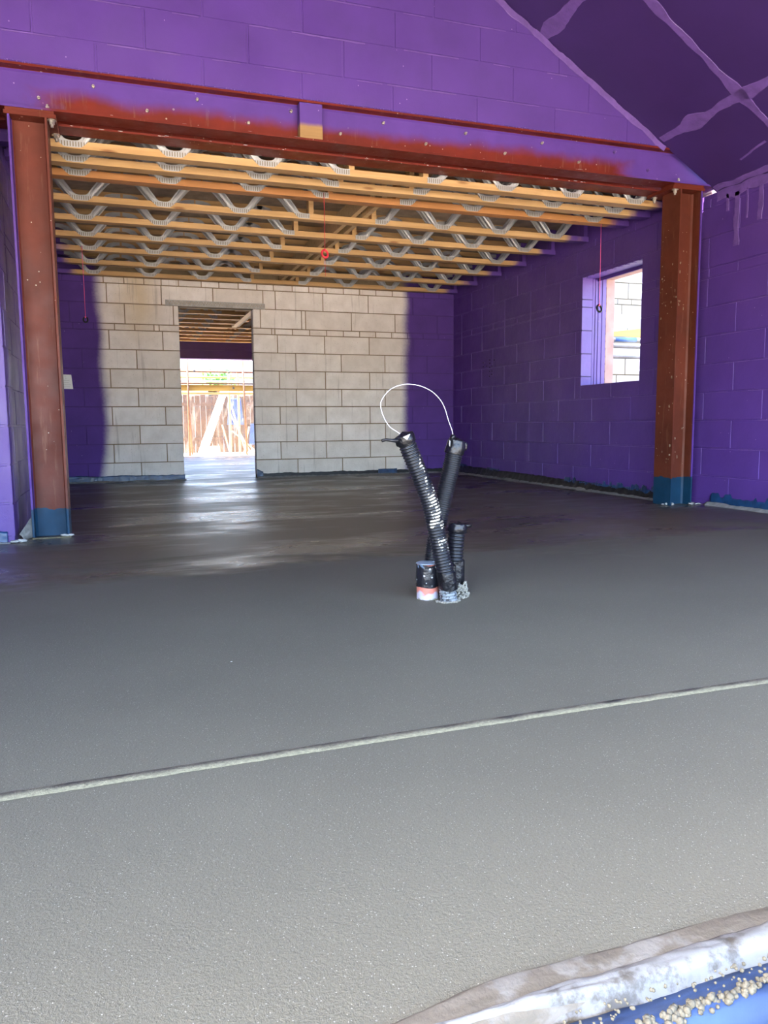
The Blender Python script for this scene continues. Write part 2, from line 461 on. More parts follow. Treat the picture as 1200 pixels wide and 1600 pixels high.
# right-hand wall of the opening room with the window hole (inner leaf, then cavity and outer leaf)
def right_rows(y0a, y0b, lo, hi):
    r = []
    for i, (a, b) in enumerate(BEDS):
        st = .304 if i == 8 else .608
        r.append((a, b, perps(y0a if i % 2 else y0b, st, lo, hi)))
    return r
WIN = (5.80, 1.058, 6.72, 2.110)
block_wall('wall_right', lambda u, z, d: (4.42+d, u, z), 5.30, YB+.14, 0, 2.68, .12, right_rows(5.905, 6.21, 5.2, 10), holes=[WIN], label='purple painted block wall with the window hole')
block_wall('wall_right_front', lambda u, z, d: (4.53+d, u, z), .45, 5.30, 0, 2.476, .37, right_rows(4.50, 4.795, 0, 5.6), label='purple painted block wall beside the right steel column')
block_wall('wall_right_outer', lambda u, z, d: (4.70+d, u, z), 5.30, YB+.14, -.3, 2.68, .10,
           [(k*.075, (k+1)*.075, perps(.1*(k % 2), .225, 5.2, 10)) for k in range(35)], holes=[WIN], mats=('brick', 'brick'), label='pink brick outer leaf')
# left wall, nib beside the left column
block_wall('wall_left', lambda u, z, d: (-.62-d, u, z), 5.25, YB+.14, 0, 2.68, .14, right_rows(5.5, 5.8, 4.8, 10))
nib = [(a, b, perps(-.60-(.21 if i % 2 else .42), .608, -4, 0)) for i, (a, b) in enumerate(BEDS)]
block_wall('wall_front_left', lambda u, z, d: (u, 4.90+d, z), -3.33, -.60, 0, 2.474, .35, nib, label='purple block nib wall left of the steel column')
rv = [(a, b, perps(5.0 if i % 2 else 5.11, .608, 4.8, 5.3)) for i, (a, b) in enumerate(BEDS)]
block_wall('wall_left_reveal', lambda u, z, d: (-.597-d, u, z), 4.90, 5.25, 0, 2.474, .02, rv)
# gable over the beam
SL = .585; XE, ZE = 4.53, 2.476; XR = .6
ZR = ZE+SL*(XE-XR); XL = 2*XR-XE
gr = [(2.757, 2.924, perps(-.025, .6165, -4, 5)), (2.924, 3.157, perps(-.362, .6165, -4, 5)), (3.157, 3.385, perps(-.025, .622, -4, 5)), (3.385, 3.61, perps(.27, .6175, -4, 5)),
      (3.61, 3.835, perps(0, .6165, -4, 5)), (3.835, 4.06, perps(.3, .6165, -4, 5)), (4.06, 4.285, perps(0, .6165, -4, 5)), (4.285, 4.51, perps(.3, .6165, -4, 5)), (4.51, 4.78, perps(0, .6165, -4, 5))]
PL = [(SL, 1, ZE+SL*XE), (-SL, 1, ZE-SL*XL)]
block_wall('wall_gable', lambda u, z, d: (u, 5.05+d, z), XL, XE, 2.757, 4.8, .33, gr, planes=PL, label='purple painted gable blockwork standing on the red beam')
block_wall('wall_gable_left', lambda u, z, d: (u, 4.95+d, z), XL, -1.0, 2.474, 2.757, .4, [(2.5, 2.757, perps(0, .6, -4, 0))], planes=PL)
block_wall('wall_left_front', lambda u, z, d: (XL-d, u, z), .45, 5.0, 0, ZE, .3, right_rows(1.0, 1.3, 0, 5))
# facade with the wide opening behind which the camera stands
fr = [(.022+.225*k, .247+.225*k, perps(.3*(k % 2), .608, -4, 5)) for k in range(21)]
mbw = block_wall('wall_front', lambda u, z, d: (u, .79-d, z), XL, XE+.37, -.25, 4.8, .30, fr, holes=[(-3.1, -1, 4.4, 2.38)], planes=PL, label='cut end of the side walls at the wide open front')

# sloping ceilings
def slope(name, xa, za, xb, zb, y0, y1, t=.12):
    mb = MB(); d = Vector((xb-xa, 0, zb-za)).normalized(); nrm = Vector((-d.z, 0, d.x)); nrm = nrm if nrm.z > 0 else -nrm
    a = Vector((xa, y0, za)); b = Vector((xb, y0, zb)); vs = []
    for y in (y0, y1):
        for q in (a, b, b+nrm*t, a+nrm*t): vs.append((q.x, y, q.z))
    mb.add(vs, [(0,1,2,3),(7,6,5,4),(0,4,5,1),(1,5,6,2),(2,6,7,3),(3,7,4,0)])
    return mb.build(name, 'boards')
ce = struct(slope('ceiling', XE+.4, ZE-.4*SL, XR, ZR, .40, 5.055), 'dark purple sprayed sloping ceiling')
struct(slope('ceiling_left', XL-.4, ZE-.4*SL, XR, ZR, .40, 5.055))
# brushed pale seams over the board joints and along the wall junctions
def on_slope(x, y): return Vector((x, y, ZE+SL*(XE-x)))
NS = Vector((-SL, 0, -1)).normalized()
def seam(parent, pts, wd, nrm, name='brushed_seam', seed=0, amp=.35, blots=()):
    """irregular painted band following pts on a plane with the given normal"""
    mb = MB(); P = []
    for a, b in zip(pts[:-1], pts[1:]):
        a, b = Vector(a), Vector(b); n = max(2, int((b-a).length/.03))
        P += [a.lerp(b, i/n) for i in range(n)]
    P.append(Vector(pts[-1])); n = len(P)-1
    L = []
    for i, p in enumerate(P):
        t = (P[min(i+1, n)]-P[max(i-1, 0)]).normalized(); s_ = t.cross(nrm).normalized()
        k1 = wd/2*(1+amp*2*noise.noise(Vector((i*.23, seed, 1)))+.25*noise.noise(Vector((i*.9, seed, 7)))); k2 = wd/2*(1+amp*2*noise.noise(Vector((i*.21, seed, 5)))+.25*noise.noise(Vector((i*.8, seed, 9))))
        for bi, bw in blots:
            g = math.exp(-((i/n-bi)/.03)**2); k1 += bw*g; k2 += bw*g*.8
        L += [p+s_*k1, p+s_*k1*.9+nrm*.0025, p-s_*k2*.9+nrm*.0025, p-s_*k2]
    fs = [(i*4+k, i*4+k+1, (i+1)*4+k+1, (i+1)*4+k) for i in range(n) for k in range(3)]
    mb.add(L, fs, smooth=False)
    return mb.build(name, 'brushed', parent)
seam(ce, [on_slope(1.2, 4.19), on_slope(3.2, 4.205), on_slope(4.5, 4.25)], .050, NS, seed=1, blots=[(.62, .012), (.83, .03)])
seam(ce, [on_slope(3.975, 5.03), on_slope(3.96, 4.3), on_slope(3.95, 3.0), on_slope(3.95, 1.0)], .055, NS, seed=2, blots=[(.085, .045), (.205, .03)])
seam(ce, [on_slope(2.96, 5.04), on_slope(2.93, 4.3), on_slope(2.93, 1.0)], .060, NS, seed=3, blots=[(.04, .04)])
seam(ce, [on_slope(4.50, 5.04), on_slope(4.50, .8)], .05, NS, seed=4)
seam(ce, [on_slope(4.36, 4.64), on_slope(4.33, 4.50), on_slope(4.31, 4.36)], .018, NS, seed=14)
WX = Vector((-1, 0, 0))
wrf = bpy.data.objects['wall_right_front']
seam(wrf, [(4.525, 5.04, 2.44), (4.525, 3.6, 2.43), (4.525, .9, 2.43)], .085, WX, seed=5)
for (y, z0, z1, w_) in [(4.83, 2.42, 2.02, .055), (4.60, 2.40, 2.16, .05), (4.73, 2.42, 2.20, .02), (4.93, 2.43, 2.30, .03)]:
    seam(wrf, [(4.525, y, z0), (4.525, y-.005, z1)], w_, WX, seed=y)
WY = Vector((0, -1, 0)); gab = bpy.data.objects['wall_gable']
seam(gab, [(4.02, 5.046, ZE+SL*(XE-4.02)-.028), (1.2, 5.046, ZE+SL*(XE-1.2)-.028)], .045, WY, seed=6)
# paint-sealed thin bead at the foot of the gable course
mb = MB()
for x in range(-60, 400):
    xx = x*.01
    if random.random() < .45:
        mb.blob((xx, 5.047, 2.762+random.uniform(-.004, .003)), random.uniform(.002, .005), 1, .3)
mb.build('paint_bead', 'brushed', gab)
def broken_line(parent, fn, a, b, nrm, wd, seed):
    t = a
    while t < b:
        e = min(b, t+random.uniform(.08, .5))
        if e-t > .05: seam(parent, [fn(t), fn(e)], wd*random.uniform(.7, 1.4), nrm, 'sealed_joint', seed+t, .3)
        t = e+random.uniform(.02, .35)
random.seed(21)
for z in (2.924, 3.157, 3.385, 3.61):
    broken_line(gab, lambda t, z=z: (t, 5.0485, z-.004), -.9, XE-(z-ZE)/SL-.08, WY, .0065, z)
for z in (.247, .472, .697, .922, 1.147, 1.372, 1.6):
    broken_line(wrf, lambda t, z=z: (4.5285, t, z-.004), 3.0, 5.0, WX, .005, z)

# ------------------------------------------------------------------ floor, far decks, second room
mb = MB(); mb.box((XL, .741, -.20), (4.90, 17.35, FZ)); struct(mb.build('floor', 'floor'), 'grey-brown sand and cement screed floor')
mb = MB(); mb.box((-.9, 5.30, 2.682), (4.9, 17.6, 2.72)); struct(mb.build('ceiling_deck', 'deck'), 'chipboard deck on top of the joists')
block_wall('wall_far_left', lambda u, z, d: (-.62-d, u, z), YB+.14, 17.2, 0, 2.68, .14, right_rows(9.5, 9.8, 9.9, 17.4))
block_wall('wall_far_right', lambda u, z, d: (4.42+d, u, z), YB+.14, 17.2, 0, 2.68, .14, right_rows(9.5, 9.8, 9.9, 17.4))
mb = MB(); mb.box((-.9, 17.0, 2.11), (4.9, 17.3, 2.425)); mb.box((-.9, 17.0, 0), (-.1, 17.3, 2.11)); mb.box((4.0, 17.0, 0), (4.9, 17.3, 2.11)); mb.box((-.9, 17.0, 2.425), (4.9, 17.3, 2.68))
mb.box((-.1, 16.985, 2.11), (4.0, 17.0, 2.14)); mb.box((-.1, 16.985, 2.29), (4.0, 17.0, 2.31))
struct(mb.build('wall_far', 'paint'), 'purple lintel wall over the far opening')

# window reveal pieces, cavity closer, lintel
wr = empty('window_1', (4.48, 6.26, 1.058)); struct(wr, 'square window hole without glass in the purple wall')
mb = MB()
mb.box((4.545, 6.722, 1.06), (4.70, 6.80, 2.11)); mb.box((4.545, 5.72, 1.06), (4.70, 5.798, 2.11)); mb.box((4.545, 5.72, 1.0), (4.70, 6.80, 1.056))
for x in (4.575, 4.61, 4.655): mb.box((x, 6.716, 1.06), (x+.006, 6.724, 2.11))
mb.build('cavity_closer', 'paint', wr, (4.48, 6.26, 1.058))
mb = MB(); mb.box((4.43, 5.70, 2.112), (4.70, 6.82, 2.122))
for k in range(9): mb.box((4.424, 5.83+k*.1, 2.106), (4.46, 5.85+k*.1, 2.114))
mb.box((4.60, 5.70, 2.085), (4.604, 6.82, 2.112))
mb.build('window_lintel', 'paint', wr, (4.48, 6.26, 1.058))

mb = MB()
for z in (1.147, 1.372, 1.600, 1.828, 1.903): mb.box((4.424, 6.7165, z-.004), (4.54, 6.7205, z+.004))
mb.build('reveal_joint', simple('shadowed_purple_joint', (.03, .012, .07), .8), wr, (4.48, 6.26, 1.058))

# lintel over the doorway
r = empty('steel_lintel', (1.21, YB, 2.135)); tag(r, 'grey galvanised steel lintel with mesh face over the bare block doorway', 'lintel')
mb = MB(); mb.box((.61, 9.812, 2.150), (1.82, 9.83, 2.205)); mb.box((.61, 9.812, 2.137), (1.82, 9.955, 2.150))
mb.build('lintel_body', 'galv', r, (1.21, YB, 2.135))
mb = MB()
for k in range(76):
    x = .62+k*.0158
    mb.box((x, 9.808, 2.158+(k % 2)*.018), (x+.008, 9.813, 2.172+(k % 2)*.018))
mb.build('key_mesh', 'deck', r, (1.21, YB, 2.135))

# ------------------------------------------------------------------ screed joint line, sill at the bottom right
mb = MB()
def jf(u, v):
    x = XL+.1+u*(4.4-XL); y = 1.492+.016*(1 if v > .5 else -1)*(1+.08*noise.noise(Vector((x*14, v*9, 0)))) + .010*math.sin(x*1.3)
    return (x, y, FZ+.0008+(.0012 if 0 < v < 1 else 0)+.0006*noise.noise(Vector((x*40, v*30, 2))))
mb.grid(jf, 700, 3); struct(mb.build('trim_1', 'joint'), 'pale straight joint line across the screed')

def strip(name, fn, nu, nv, mat, label=None, cat=None, group=None, parent=None, thick=.002):
    mb = MB(); mb.grid(fn, nu, nv)
    o = mb.build(name, mat, parent)
    s_ = o.modifiers.new('solid', 'SOLIDIFY'); s_.thickness = thick
    if label: tag(o, label, cat, group)
    return o
nz = lambda a, b, c=0.: noise.noise(Vector((a, b, c)))
m = NT('plaster_streaked_timber')
c = m.mix(m.rng(m.noise(1, 5, .6, m.map(m.pos, (5, 45, 30))), .3, .7, 0, 1), (.060, .045, .026), (.115, .095, .068))
c = m.mix(m.step(m.noise(16, 5), .52, .62), c, (.13, .115, .092)); m.base(c); m.rough(.8); m.bump(m.noise(70, 5), .5, .006); MAT['dirtyw'] = m.m
m = NT('dusty_white_polythene')
c = m.mix(m.step(m.noise(14, 6, .7), .50, .64), (.140, .134, .122), (.055, .045, .032)); m.base(c); m.rough(.45); m.bump(m.noise(30, 5), .5, .008); MAT['whitefilm'] = m.m
mb = MB()
def tf(u, v):
    x = -2.5+u*6.3; a = v*math.pi*.5
    prof = [(.772, FZ-.02), (.770, FZ+.002), (.765, FZ+.005), (.742, FZ+.006), (.716, FZ+.003), (.706, FZ-.003), (.700, -.06)]
    k = min(6, int(v*6+.5)); y, z = prof[k]
    y -= .16*min(.16, max(0, .40-x))
    return (x, y+.004*nz(x*5, k*.3)+.002*nz(x*24, k), z+.004*nz(x*6, k*.5, 3)+.002*nz(x*30, k, 4))
mb.grid(tf, 320, 6); tag(mb.build('edge_board', 'dirtyw'), 'dirty plaster-streaked timber edge board holding the screed at bottom right', 'timber board')
def wf(u, v):
    x = .30+u*3.5
    hump = .014*math.exp(-((x-.86)/.08)**2)+.005+.003*nz(x*7, 0, 5)
    wd = .010+.022*math.exp(-((x-.90)/.10)**2)+.010*nz(x*5, 3)
    wd *= min(1, max(.06, (x-.36)/.12))
    y = .724-.034*v*min(1, max(.35, (x-.3)/.25))+wd*(1-v)*.9
    z = FZ+.004+hump*math.sin(math.pi*min(1, v*1.25))-.055*max(0, v-.62)+.003*nz(x*30, v*6)
    return (x, y, z)
strip('plastic_sheet', wf, 320, 14, 'whitefilm', 'folded dusty white polythene lapped over the edge board', 'plastic sheet')
def bf(u, v):
    x = -2.5+u*6.3
    y = .692-.36*v-.16*min(.16, max(0, .40-x)); z = .002-.02*v+.012*math.exp(-((v-.10)/.05)**2)-.035*math.exp(-((v-.22)/.05)**2)*1.0+.010*math.exp(-((v-.36)/.06)**2)+.006*nz(x*5, v*6)+.002*nz(x*22, v*24, 2)-.12*max(0, v-.55)
    return (x, y, z)
strip('blue_membrane', bf, 420, 40, 'blueout', 'sunlit pale blue membrane sheet outside the edge board', 'membrane')
mb = MB()
for k in range(700):
    x = .50+random.random()**.8*.75; t = random.gauss(0, .42)
    y = .652+(x-.5)*.04+t*.011+.006*nz(x*11, 1); rr = random.uniform(.0022, .0055)
    mb.blob((x, y, .008+rr*.6+max(0, 1-abs(t))*.008*random.random()), rr, 1, .5)
for k in range(160):
    x = .42+random.random()*.8
    mb.blob((x, random.uniform(.665, .69), FZ+.004), random.uniform(.0012, .003), 1, .5)
tag(mb.build('screed_crumbs', 'crumb'), 'line of loose damp screed crumbs on the blue membrane', 'crumbs', kind='stuff')

# ------------------------------------------------------------------ steel portal
def i_prof(w_, h, tf_, tw, f=.012):
    a, b = w_/2, h/2; t = tw/2
    return [(-a,-b),(a,-b),(a,-b+tf_),(t+f,-b+tf_),(t,-b+tf_+f),(t,b-tf_-f),(t+f,b-tf_),(a,b-tf_),(a,b),(-a,b),(-a,b-tf_),(-t-f,b-tf_),(-t,b-tf_-f),(-t,-b+tf_+f),(-t-f,-b+tf_),(-a,-b+tf_)]
BZ0, BZ1 = 2.512, 2.757
def beam(name, yc, wd, label, y_len=(-1.0, 4.55), z0=BZ0, z1=BZ1):
    base = (1.8, yc, z0); r = empty(name, base); tag(r, label, 'steel beam')
    mb = MB(); zc = (z0+z1)/2
    mb.prism([(yc+a, zc+b) for a, b in i_prof(wd, z1-z0, .013, .010)], 0, y_len[0], y_len[1])
    mb.build('beam_section', 'beam', r, base)
    return r, base
b1, base1 = beam('steel_beam', 5.122, .150, 'red oxide steel beam oversprayed purple, spanning the wide opening below the gable')
b2, base2 = beam('steel_beam', 5.305, .150, 'plain red steel beam just behind the purple-sprayed one', (-.6, 4.40), 2.495)
def bolt_mb(c, ax, rad=.010, ln=.022):
    """hex head with a washer and a shank, pointing along ax"""
    c = Vector(c); ax = Vector(ax).normalized(); s_ = ax.orthogonal().normalized(); t = ax.cross(s_); mb = MB()
    def cyl(r_, a, b, n):
        vs = []
        for q in (a, b):
            for k in range(n):
                g = 2*math.pi*k/n; vs.append(c+ax*q+r_*(math.cos(g)*s_+math.sin(g)*t))
        mb.add(vs, [(i, (i+1) % n, n+(i+1) % n, n+i) for i in range(n)]+[tuple(range(n))[::-1], tuple(range(n, 2*n))])
    cyl(rad*1.7, 0, .003, 14); cyl(rad, .003, .003+ln*.55, 6); cyl(rad*.55, .003+ln*.55, ln, 8)
    return mb
for k, x in enumerate([-.35, -.047, .256, .558, .873, 1.150, 1.479, 1.781, 2.088, 2.388, 2.696, 2.996, 3.306, 3.616, 3.92]):
    z = 2.598 if k % 2 == 0 else 2.700
    bolt_mb((x, 5.125, z), (0, -1, 0), .0100, .034).build('bolt', 'bolt' if k < 13 else 'brushed', b1, base1)
# pale paint chips along the lower flange edges
mb = MB()
for k in range(120):
    x = random.uniform(-.3, 3.9); mb.blob((x, 5.0495, 2.520+random.uniform(-.004, .006)), random.uniform(.0015, .006), 1, .4, (random.uniform(1, 5), .25, .5))
mb.build('chipped_paint', 'white', b1, base1)
mb = MB()
for k in range(40):
    x = random.uniform(-.3, 3.9); mb.blob((x, 5.2285, 2.503+random.uniform(-.003, .003)), random.uniform(.0015, .006), 1, .4, (random.uniform(1, 4), .25, .5))
mb.build('chipped_paint', 'white', b2, base2)
mb = MB(); mb.bbox((1.192, 5.050, 2.526), (1.343, 5.115, 2.743), .002)
tag(mb.build('timber_packer', 'packer', at=(1.267, 5.08, 2.526)), 'short upright timber packer wedged in the red beam web, half purple', 'timber packer')

def column(name, xc, label, mat, sgn):
    base = (xc, 5.155, FZ); r = empty(name, base); tag(r, label, 'steel column')
    mb = MB(); p = i_prof(.210, .210, .012, .009)      # web across x, flanges facing +-x
    mb.prism([(xc+b, 5.155+a) for a, b in p], 2, FZ-.01, 2.4715)
    mb.build('column_section', mat, r, base)
    mb = MB()
    x0, x1 = (xc-.125, xc+.155) if sgn > 0 else (xc-.175, xc+.125)
    mb.bbox((x0, 5.050, 2.472), (x1, 5.365, 2.4945), .002); mb.box((x0+.01, 5.052, 2.4945), (x1-.01, 5.205, 2.5115))
    mb.build('cap_plate', 'steel', r, base)
    for (bx, by) in ((xc+sgn*.130, 5.085), (xc+sgn*.137, 5.32)): bolt_mb((bx, by, 2.472), (0, 0, -1), .015, .040).build('bolt', 'bolt', r, base)
    bolt_mb((xc+sgn*.11, 5.075, BZ0+.013), (0, 0, 1), .011, .03).build('bolt', 'bolt', r, base)
    mb = MB(); mb.box((xc-.103, 5.10, FZ), (xc+.103, 5.21, FZ+.004))
    return r, base
cl, cb = column('steel_column', -.414, 'red oxide steel column with blue foot at the left of the opening', 'colL', 1)
cr, cbr = column('steel_column', 4.288, 'scuffed red steel column with blue foot between the purple walls at right', 'colR', -1)

random.seed(11)
mb = MB()
for k in range(70):
    z = random.choice([random.uniform(.35, 1.1), random.uniform(1.3, 2.2), random.uniform(1.55, 1.75)])
    if random.random() < .6: c_ = (4.1825, random.uniform(5.06, 5.25), z); s3 = (.15, random.uniform(.5, 1.6), random.uniform(.6, 2.2))
    else: c_ = (random.uniform(4.20, 4.36), 5.150, z); s3 = (random.uniform(.4, 1), .15, random.uniform(.6, 2.5))
    mb.blob(c_, random.uniform(.0025, .0075), 1, .8, s3, fr=2)
mb.build('chipped_paint', simple('pale_paint_scrape', (.24, .19, .13), .8, var=.3, scale=60), cr, cbr)
# scraps of plastic and foam at the column feet
def scrap(name, c, s_, mat, label, n=9, amp=.5):
    mb = MB()
    for k in range(n):
        mb.blob((c[0]+random.uniform(-1, 1)*s_[0], c[1]+random.uniform(-1, 1)*s_[1], c[2]+abs(random.gauss(0, .5))*s_[2]), random.uniform(.006, .014), 2, .9, (random.uniform(.8, 2.2), 1, .6), fr=2)
    return tag(mb.build(name, mat), label, 'scrap')
scrap('foam_scrap', (-.315, 5.045, .025), (.03, .01, .012), 'white', 'torn white foam scrap at the right of the left column foot')
scrap('foam_scrap', (-.575, 4.90, .022), (.035, .012, .012), 'white', 'torn white foam scrap between the left column and the nib wall')
scrap('foam_scrap', (4.19, 5.09, .022), (.05, .02, .006), 'white', 'flat white foam scrap under the left side of the right column', 10)
scrap('foam_scrap', (4.42, 5.04, .022), (.05, .03, .006), 'white', 'flat white foam scrap between the right column and the purple wall', 10)
mb = MB(); mb.prism([(-.52, FZ+.005), (-.30, FZ+.005), (-.30, FZ), (-.52, FZ)], 1, 5.02, 5.05)
tag(mb.build('foam_strip', 'joint'), 'thin pale foam strip lying in front of the left column foot', 'foam strip')
def sc(u, v): return (-.575+.06*u+.01*math.sin(v*4), 4.98+.10*u+.01*nz(u*4, v*4), FZ+.13*v*(1-.7*(1-u)))
strip('membrane_flap', sc, 10, 10, 'foam', 'grey plastic flap standing between nib wall and left column foot', 'membrane')

# ------------------------------------------------------------------ membranes along the wall bases
def base_strip(name, a, b, nrm, h0, h1, mat, label, cat='membrane', n=220, seed=0., out=.012, jag=.0, lean=.0):
    a, b = Vector(a), Vector(b); nrm = Vector(nrm); L = (b-a).length
    def fn(u, v):
        p = a.lerp(b, u); s_ = u*L
        top = h0+(h1-h0)*u
        if jag: top += jag*(1 if nz(s_*9, seed, 4) > .05 else 0)+jag*.5*nz(s_*30, seed)
        else: top += .012*nz(s_*4, seed)+.006*nz(s_*17, seed)
        q = p+nrm*(out*(1.0-.6*v)+lean*(1-v)+.35*out*nz(s_*14, v*3, seed)+.2*out*nz(s_*50, v*7, seed))
        return (q.x, q.y, FZ-.004+top*v)
    return strip(name, fn, n, 6, mat, label, cat, thick=.0015)
base_strip('blue_membrane', (-.60, 9.815, 0), (.765, 9.815, 0), (0, -1, 0), .085, .075, 'bluefilm', 'blue membrane strip at the foot of the wall left of the doorway', seed=1)
base_strip('black_membrane', (1.66, 9.815, 0), (4.42, 9.815, 0), (0, -1, 0), .060, .060, 'black', 'black polythene strip at the foot of the wall right of the doorway', seed=2)
base_strip('black_membrane', (4.415, 9.80, 0), (4.415, 5.34, 0), (-1, 0, 0), .115, .075, 'black', 'crumpled black polythene folded along the foot of the window wall', seed=3, out=.035, lean=.02)
base_strip('blue_membrane', (4.405, 6.95, 0), (4.405, 5.34, 0), (-1, 0, 0), .085, .085, 'bluefilm', 'torn blue membrane along the wall foot left of the right column', seed=4, jag=.03, out=.02)
base_strip('blue_membrane', (4.405, 9.62, 0), (4.405, 9.35, 0), (-1, 0, 0), .135, .125, 'bluefilm', 'small blue membrane patch near the far right corner', seed=5, n=30)
base_strip('blue_membrane', (4.405, 8.75, 0), (4.405, 8.42, 0), (-1, 0, 0), .125, .115, 'bluefilm', 'second blue membrane patch from the far right corner', seed=6, n=30)
base_strip('blue_membrane', (3.30, 9.80, 0), (3.57, 9.80, 0), (0, -1, 0), .075, .075, 'bluefilm', 'short blue membrane patch below the bare blocks left of the duct', seed=7, n=30)
base_strip('blue_membrane', (4.25, 9.80, 0), (4.42, 9.80, 0), (0, -1, 0), .14, .14, 'bluefilm', 'blue membrane patch in the far right corner behind the duct', seed=8, n=30)
base_strip('blue_membrane', (1.662, 9.80, 0), (1.74, 9.80, 0), (0, -1, 0), .12, .08, 'bluefilm', 'torn blue membrane corner at the right side of the doorway foot', seed=9, n=20)
base_strip('blue_membrane', (4.522, 4.98, 0), (4.522, 1.0, 0), (-1, 0, 0), .075, .075, 'bluefilm', 'torn blue membrane along the wall foot right of the right column', seed=10, jag=.03, out=.012)
base_strip('blue_membrane', (-.90, 4.895, 0), (-.635, 4.895, 0), (0, -1, 0), .075, .075, 'bluefilm', 'blue membrane patch on the foot of the left nib wall', seed=11, n=30)
base_strip('edge_foam', (4.385, 9.76, 0), (4.385, 5.34, 0), (-1, 0, 0), .026, .022, 'foam', 'pale grey edge foam between screed and window wall', 'foam strip', seed=12, out=.022, lean=.05)
base_strip('edge_foam', (4.505, 5.0, 0), (4.505, 1.0, 0), (-1, 0, 0), .028, .028, 'foam', 'pale grey edge foam between screed and wall right of the column', 'foam strip', seed=13, out=.018, lean=.03)
base_strip('edge_foam', (-.60, 9.79, 0), (.78, 9.79, 0), (0, -1, 0), .020, .018, 'foam', 'pale grey edge foam at the wall foot left of the doorway', 'foam strip', seed=14, out=.012, lean=.03)
base_strip('edge_foam', (1.66, 9.79, 0), (4.38, 9.79, 0), (0, -1, 0), .020, .020, 'foam', 'pale grey edge foam at the wall foot right of the doorway', 'foam strip', seed=15, out=.012, lean=.03)
base_strip('edge_foam', (-1.2, 4.885, 0), (-.62, 4.885, 0), (0, -1, 0), .014, .014, 'foam', 'pale edge foam at the foot of the left nib wall', 'foam strip', seed=16, out=.01, lean=.02, n=60)

# ------------------------------------------------------------------ joists with pressed metal webs
n = NT('pressed_galvanised_web')
oc = n.objc(); sp = n.n('ShaderNodeSeparateXYZ'); n.l(oc, sp.inputs[0])
sw = n.math('SINE', n.math('MULTIPLY', sp.outputs[0], 2*math.pi/.0165))
slot = n.math('MULTIPLY', n.math('GREATER_THAN', sw, .35), n.math('MULTIPLY', n.math('LESS_THAN', sp.outputs[2], .042), n.math('GREATER_THAN', sp.outputs[2], .012)))
c = n.mix(slot, (.40, .405, .40), (.17, .145, .10)); n.base(c); n.metal(n.rng(slot, 0, 1, .35, 0)); n.rough(.42); MAT['web'] = n.m
OUT = [(0,.006),(.05,.008),(.075,.026),(.10,.052),(.13,.085),(.165,.125),(.20,.165),(.235,.192),(.27,.205),(.30,.208)]
INN = [(0,.047),(.035,.051),(.052,.062),(.066,.080),(.092,.115),(.125,.155),(.155,.195),(.18,.222),(.235,.240),(.299,.243)]
def web_mb(half=0):
    """one V-shaped pressed web; half=-1/+1 keeps one arm with a cut plate"""
    mb = MB(); pts = []
    R = list(zip(OUT, INN)); Lf = [((-a[0], a[1]), (-b[0], b[1])) for a, b in R[:0:-1]]
    seq = Lf+R
    if half > 0: seq = [((-.045, .008), (-.045, .049))]+R
    if half < 0: seq = Lf+[((0, .006), (0, .047)), ((.045, .008), (.045, .049))]
    T = [0, 0, .18, .38, .62, .82, 1, 1]; D = [.012, .0015, .0015, .006, .006, .0015, .0015, .012]
    vs = []
    for a, b in seq:
        flat = 1 if min(abs(a[0]), 9) > .09 and abs(a[0]) < .25 else 0
        for t, d in zip(T, D):
            x = a[0]+(b[0]-a[0])*t; z = a[1]+(b[1]-a[1])*t
            vs.append((x, -(d if flat else .002 if d < .01 else .001), z))
    k = len(T); m_ = len(seq)
    mb.add(vs, [(i*k+j, i*k+j+1, (i+1)*k+j+1, (i+1)*k+j) for i in range(m_-1) for j in range(k-1)], smooth=False)
    return mb
WEB = {}
def web(parent, x, y, z, half, back, h):
    key = (half, back)
    if key not in WEB:
        mb = web_mb(half)
        if back: mb.v = [(v[0], -v[1], v[2]) for v in mb.v]
        me_o = mb.build('metal_web', 'web', None, (0, 0, 0), world=False); o = me_o; WEB[key] = o.data
    else:
        o = bpy.data.objects.new('metal_web', WEB[key]); COL.objects.link(o)
    o.parent = parent; o.location = (x, y, z)
    return o
JH = .25; CH = .048
def joist(y, x0, x1, z, webs, posts, label, mat='joist', depth=.088, group=None, backs=True, rootname='floor_joist'):
    base = (x0, y, z); r = empty(rootname, base); tag(r, label, 'joist', group)
    mb = MB(); mb.bbox((x0, y, z), (x1, y+depth, z+CH), .0015); mb.build('bottom_chord', mat, r, base)
    mb = MB(); mb.bbox((x0, y, z+JH-CH), (x1, y+depth, z+JH), .0015); mb.build('top_chord', mat, r, base)
    for px in posts:
        mb = MB(); mb.box((px, y+.006, z+CH), (px+.042, y+depth-.006, z+JH-CH)); mb.build('upright_block', mat, r, base)
    for (wx, hf) in webs:
        web(r, wx-x0, 0, 0, hf, False, 0)
        if backs: web(r, wx-x0, depth, 0, hf, True, 0)
    return r
JY = [5.405, 5.69, 5.985, 6.61, 7.205, 7.81, 8.40, 9.05, 9.66]
WB = [(-.19, 0), (.43, 0), (1.04, 0), (1.585, -1), (2.265, 1), (2.86, 0), (3.44, 0), (4.03, 0)]
names = ['nearest timber joist, tight behind the red steel beam', 'second timber joist behind the red steel beam', 'orange knotty timber joist, third behind the red beam, with a red cord hanging from it',
         'fourth timber joist behind the red beam, first after the close-set three', 'fifth timber joist behind the red beam, midway over the room', 'sixth timber joist behind the red beam, past mid-room',
         'seventh timber joist behind the red beam, pink cord hanging at its left', 'eighth timber joist behind the red beam, next to last before the far wall', 'last timber joist, tight above the bare block wall']
for k, y in enumerate(JY):
    joist(y, -.615, 4.405, 2.43, WB, [-.60, 1.625, 2.19, 4.355], names[k], 'joist_dark' if k == 2 else 'joist', depth=.095 if k < 3 else .088)
